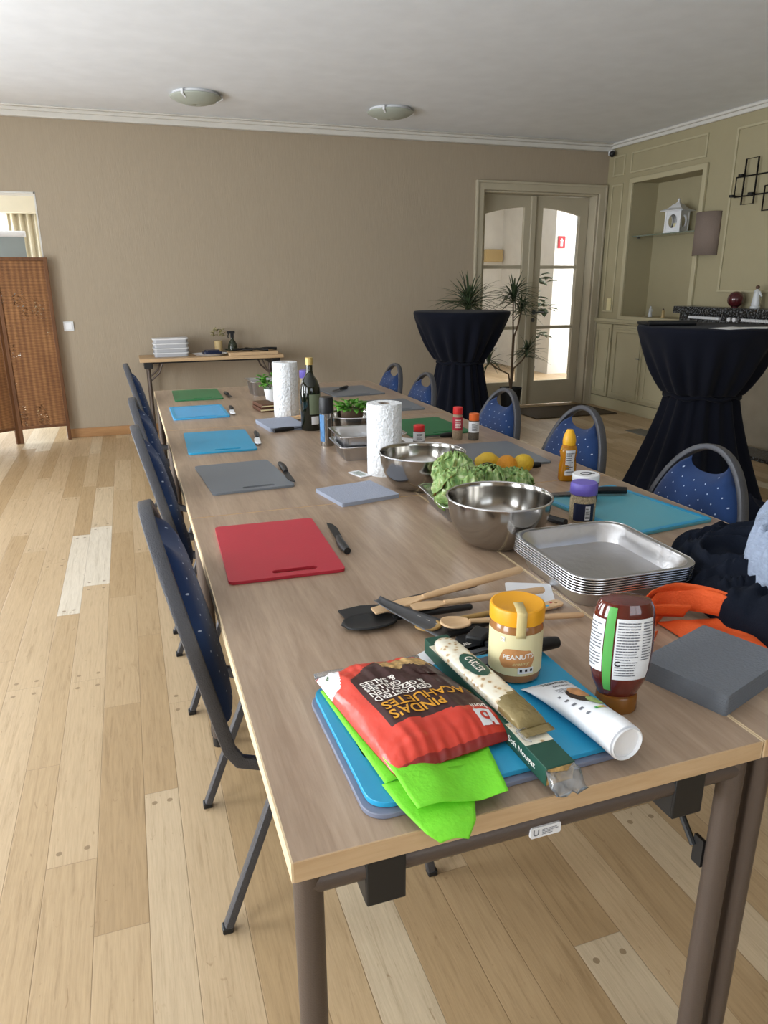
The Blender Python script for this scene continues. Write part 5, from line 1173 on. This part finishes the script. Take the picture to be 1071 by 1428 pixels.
# wall lamp
t = thing('wall_lamp', 'taupe half cylinder wall lamp beside the niche', 'lamp', (RX, 5.66, 1.60), 0)
b = B(); n = 24; V = []
for z in (0, .37):
    for i in range(n + 1): a = PI / 2 + PI * i / n; V.append((.11 * math.cos(a), .135 * math.sin(a), z))
b.add(V, [(i, i + 1, n + 2 + i, n + 1 + i) for i in range(n)]); b.build('lamp_shade', 'taupe_shade', t, solid=.003)
B().bx(-.02, 0, -.05, .05, .1, .27).build('wall_plate', 'dark_steel', t); B().sphere((-.05, 0, .19), .028, 16, 10).build('bulb', 'white', t)
# metal wall decoration: overlapping rectangles with candle cups
t = thing('wall_candle_rack', 'black metal wall decoration of overlapping rectangles with candle cups', 'wall decoration', (RX - .035, 0, 0)); M['black_iron'] = mat('black_iron', '#141210', .5, .5)
def rect_bars(b, y0, y1, z0, z1, x=0): b.tube([(x, y0, z0), (x, y1, z0), (x, y1, z1), (x, y0, z1)], .006, 8, closed=True, sec=(.006, .006), ref=(1, 0, 0))
for k, (y0, y1, z0, z1) in enumerate(((5.155, 5.285, 1.995, 2.35), (4.93, 5.36, 2.06, 2.215), (4.85, 5.05, 1.93, 2.12), (4.72, 4.92, 2.02, 2.36), (4.55, 4.98, 2.06, 2.2))):
    b = B(); rect_bars(b, y0, y1, z0, z1, -.012 * (k % 2)); b.build('iron_rectangle', 'black_iron', t)
for (y, z) in ((5.285, 2.215), (5.36, 2.06), (5.155, 2.06), (4.92, 2.2)):
    b = B(); b.cyl((-.035, y, z), (-.035, y, z + .018), .026, 18).box((-.015, y, z + .005), (.05, .02, .008)); b.build('candle_cup', 'black_iron', t)
b = B()
for y in (5.2, 4.8): b.cyl((0, y, 2.06), (.035, y, 2.06), .005, 8)
b.build('wall_pin', 'black_iron', t)
# fireplace with dark granite mantel
t = thing('fireplace', 'dark speckled granite fireplace mantel behind the right high table', 'fireplace', (RX, 0, 0))
for k, (y0, y1) in enumerate(((5.18, 5.78), (4.66, 5.175), (3.9, 4.655))): B().bx(-.20, 0, y0, y1, 1.09, 1.155).build('mantel_shelf', 'granite', t, bevel=.006)
B().bx(-.17, 0, 3.92, 5.72, .93, 1.088).build('lintel', 'granite', t, bevel=.004)
B().bx(-.17, 0, 5.36, 5.62, 0, .93).build('jamb', 'granite', t, bevel=.004); B().bx(-.17, 0, 3.92, 4.14, 0, .93).build('jamb', 'granite', t, bevel=.004)
M['firebox'] = mat('beige_firebox', '#8d8372', .8, var=.12); B().bx(-.06, 0, 4.14, 5.36, .0, .93).build('firebox', 'firebox', t); B().bx(-.45, -.17, 3.9, 5.64, .001, .03).build('hearth', 'granite', t, bevel=.004)
b = B()
for k in range(22): b.box((-.186, 5.56 - k * .017, 1.062), (.028, .011, .022))
b.build('white_dentils', 'white_matte', t, bevel=.002)['label'] = 'row of small white blocks under the shelf'
b = B()
for y in (5.09, 5.03): b.cyl((-.172, y, 1.06), (-.19, y, 1.06), .018, 16)
for k in range(20): b.box((-.186, 4.93 - k * .017, 1.062), (.028, .011, .022))
b.build('white_knobs', 'white_matte', t)
M['wine'] = mat('dark_red_glaze', '#4a1a1e', .12, coat=.6)
t = thing('round_vase', 'dark red glossy round vase on the mantel', 'vase', (RX - .10, 5.13, 1.156)); B().sphere((0, 0, .068), .068, 28, 18).build('vase_body', 'wine', t); B().lathe([(.03, 0), (.028, .006), (.02, .012)], 20).build('base', 'wine', t)
figurine('white and brown figurine standing on the granite mantel', (RX - .10, 4.91, 1.156), .19, 'china', 'brown_china', PI / 2)
# alarm sensor and camera in the corner
t = thing('corner_camera', 'small black and white camera in the ceiling corner', 'camera', (RX - .04, WY - .10, 2.66)); B().sphere((-.02, -.03, 0), .032, 18, 12).build('lens_ball', 'black_plastic', t); B().box((.015, .03, .02), (.05, .06, .05)).build('mount', 'white_matte', t, bevel=.006)
# switches
t = thing('light_switch', 'white double wall switch left of the side table', 'switch', (-.502, WY - .001, 1.016)); B().box((0, -.005, 0), (.085, .01, .085)).build('plate', 'white_matte', t, bevel=.003); B().box((0, -.012, 0), (.055, .006, .055)).build('rocker', 'white', t, bevel=.002)
t = thing('light_switch', 'small cream switch on the panelling beside the doors', 'switch', (RX - .001, 7.05, 1.13)); B().box((-.005, 0, 0), (.01, .075, .14)).build('plate', 'cream', t, bevel=.003); B().box((-.012, 0, .02), (.006, .045, .05)).build('rocker', 'cream', t, bevel=.002)

# ================================================================== CEILING LAMPS
def ceil_lamp(label, c):
    t = thing('ceiling_lamp', label, 'ceiling lamp', (c[0], c[1], CZ), 0, 'round ceiling lamps'); R = .195
    prof = [(R, -.022), (R * .97, -.030), (R * .8, -.048), (R * .5, -.066), (R * .2, -.074), (.001, -.075)]
    B().lathe([(R * .9, -.001), (R * .9, -.018)], 48).build('ceiling_plate', 'white_matte', t)
    b = B(); b.ring(prof, 48); b.build('glass_bowl', 'frost', t, solid=.004)
    for k in range(3):
        a = 2.0 + k * 2 * PI / 3; b = B(); b.box((R * .99, 0, -.022), (.02, .018, .03)).box((R * .90, 0, -.046), (.05, .014, .004), Matrix.Rotation(-.35, 3, 'Y')); b.build('clip', 'white_matte', t, rot=a)
    return t
ceil_lamp('round frosted ceiling lamp, the left and nearer to the camera', (.68, 6.38)); ceil_lamp('round frosted ceiling lamp, the right one of the two', (2.285, 6.42))

# ================================================================== FOLDING SCREEN
M['weave'] = weave_mat(); M['screen_wood'] = wood_mat('screen_wood', '#7a4f2c', '#54341c', .55, axis='Z', knots=False)
def screen():
    t = thing('folding_screen', 'brown woven folding screen standing in front of the bright opening', 'screen', (-.60, 7.20, 0))
    P = [(0, 0), (-.43, -.055), (-.80, -.30), (-1.20, -.16)]
    for k in range(3):
        a, c_ = Vector(P[k]), Vector(P[k + 1]); d = c_ - a; L = d.length; ang = math.atan2(d.y, d.x)
        pn = bpy.data.objects.new('screen_panel', None); COL.objects.link(pn); pn.parent = t; pn.location = (a.x, a.y, 0); pn.rotation_euler = (0, 0, ang)
        b = B(); b.box((.016, 0, .80), (.03, .028, 1.60)).box((L - .018, 0, .80), (.03, .028, 1.60)).box((L / 2, 0, 1.585), (L - .03, .026, .03)).box((L / 2, 0, .14), (L - .03, .026, .025)); b.build('panel_frame', 'screen_wood', pn, bevel=.003)
        b = B(); b.box((L / 2, 0, .86), (L - .06, .012, 1.43)); b.build('woven_panel', 'weave', pn, smooth=False)
    return t
screen()
# ---- side room things behind the screen
M['curtain'] = mat('cream_curtain', '#d6ccb4', .85, sss=.0, bump=.1, bscale=100)
def curtain(name, label, m, x0, x1, y, z0, z1, folds, amp, axis='X', group=None):
    t = thing(name, label, 'curtain', (0, 0, 0), 0, group)
    def fn(u, v):
        s = x0 + (x1 - x0) * u; w = y + amp * math.sin(u * folds * 2 * PI + .6 * math.sin(v * 3)) * (.6 + .4 * v)
        return (s, w, z0 + (z1 - z0) * v) if axis == 'X' else (w, s, z0 + (z1 - z0) * v)
    b = B(); b.grid(folds * 10, 12, fn); b.build('drape', m, t, solid=.002); return t
cu = curtain('curtain', 'cream pleated curtain in the side room above the screen', 'curtain', -1.05, -.62, 8.75, .02, 2.08, 6, .025)
B().bx(-1.10, -.45, 8.62, 8.86, 2.07, 2.34).build('pelmet', 'curtain', cu, bevel=.005)
t = thing('roller_screen', 'silver roller with grey projection screen behind the folding screen', 'projection screen', (0, 8.3, 0)); B().tube([(-2.0, 0, 1.85), (-.855, 0, 1.85)], .028, 16).build('roller_tube', 'white_matte', t); B().bx(-1.98, -.87, -.003, .003, .7, 1.83).build('screen_sheet', mat('grey_screen', '#8f9a9c', .7), t, smooth=False)
B().tube([(-1.4, 0, .0), (-1.4, 0, .7)], .015).tube([(-1.4, 0, .3), (-1.1, .2, 0)], .01).tube([(-1.4, 0, .3), (-1.7, .2, 0)], .01).build('stand', 'dark_steel', t)
# ---- hall things
curtain('curtain', 'grey white curtain at the hall window seen through the right door', mat('grey_curtain', '#9ea09c', .85), 6.27, 6.47, 9.60, .03, 2.33, 4, .03)
t = thing('emergency_sign', 'red and white safety sign on the hall pier', 'sign', (6.245, 9.949, 1.935), PI / 2, rot=None); B().bx(-.012, 0, -.06, .06, -.085, .085).build('sign_plate', mat('sign_red', '#b3202a', .5), t)
b = B(); b.add([(-.0125, y, z) for y, z in ((-.02, -.055), (.02, -.055), (.02, .02), (-.02, .02))], [(0, 1, 2, 3)]).add([(-.0125, y, z) for y, z in ((-.032, .02), (.032, .02), (0, .06))], [(0, 1, 2)]); b.build('white_symbol', 'white', t, smooth=False)
t = thing('wall_lamp', 'beige box wall lamp in the hall seen through the left door', 'lamp', (5.95, 11.6, 1.70)); B().bx(-.16, .16, -.09, 0, 0, .20).build('lamp_shade', 'beige', t, bevel=.01)
t = thing('climbing_plant', 'leafy green climbing plant in the hall seen through right door', 'plant', (5.20, 9.0, 0)); B().lathe([(.10, 0), (.13, .25), (.12, .25), (.001, .22)], 24).build('pot', 'black_matte', t)
B().tube([(0, 0, .2), (.02, 0, .8), (0, 0, 1.5)], .012, 8).build('stem', 'stem', t)
b = B()
for (x_, z, R, n) in ((.13, 1.36, .11, 22), (.17, .98, .13, 28), (.14, .66, .10, 18), (.1, 1.18, .08, 8), (.25, 1.05, .06, 8)): leafy(b, (x_, 0, z), R, n, .13, int(z * 100), .3)
b.build('foliage', 'leaf_dark', t, solid=.0008)
# dark doormat and hearth mat, items near the right edge
tag(B().bx(3.95, 4.95, 6.55, 7.2, .001, .012).build('door_mat', mat('dark_mat', '#4c4030', .95, bump=.5, bscale=200), bevel=.003), 'dark brown door mat in front of the glazed doors', 'mat')
tag(B().bx(4.45, 4.64, 5.2, 5.75, .001, .006).build('floor_grate', mat('grey_grate', '#6c6a64', .6), bevel=.001), 'grey floor strip beside the fireplace hearth', 'floor grate')
mound('dark_bag', 'black rucksack and coat heap beside the nearest right chair', 'bag', 'cloth_black', (2.50, 2.22), .24, .24, .66, 14, 0, .3, 3, amp=.45, z=0)
t = thing('stacked_chair', 'navy chair stacked near the fireplace, cut by the right edge', 'chair', (4.45, 3.55, 0), .4); B().box((0, 0, .45), (.45, .45, .07)).box((.2, 0, .75), (.06, .45, .5)).build('seat', 'navy', t, bevel=.02)
for sx in (-1, 1):
    for sy in (-1, 1): B().cyl((sx * .2, sy * .2, 0), (sx * .2, sy * .2, .42), .012, 10).build('leg', 'chair_metal', t)
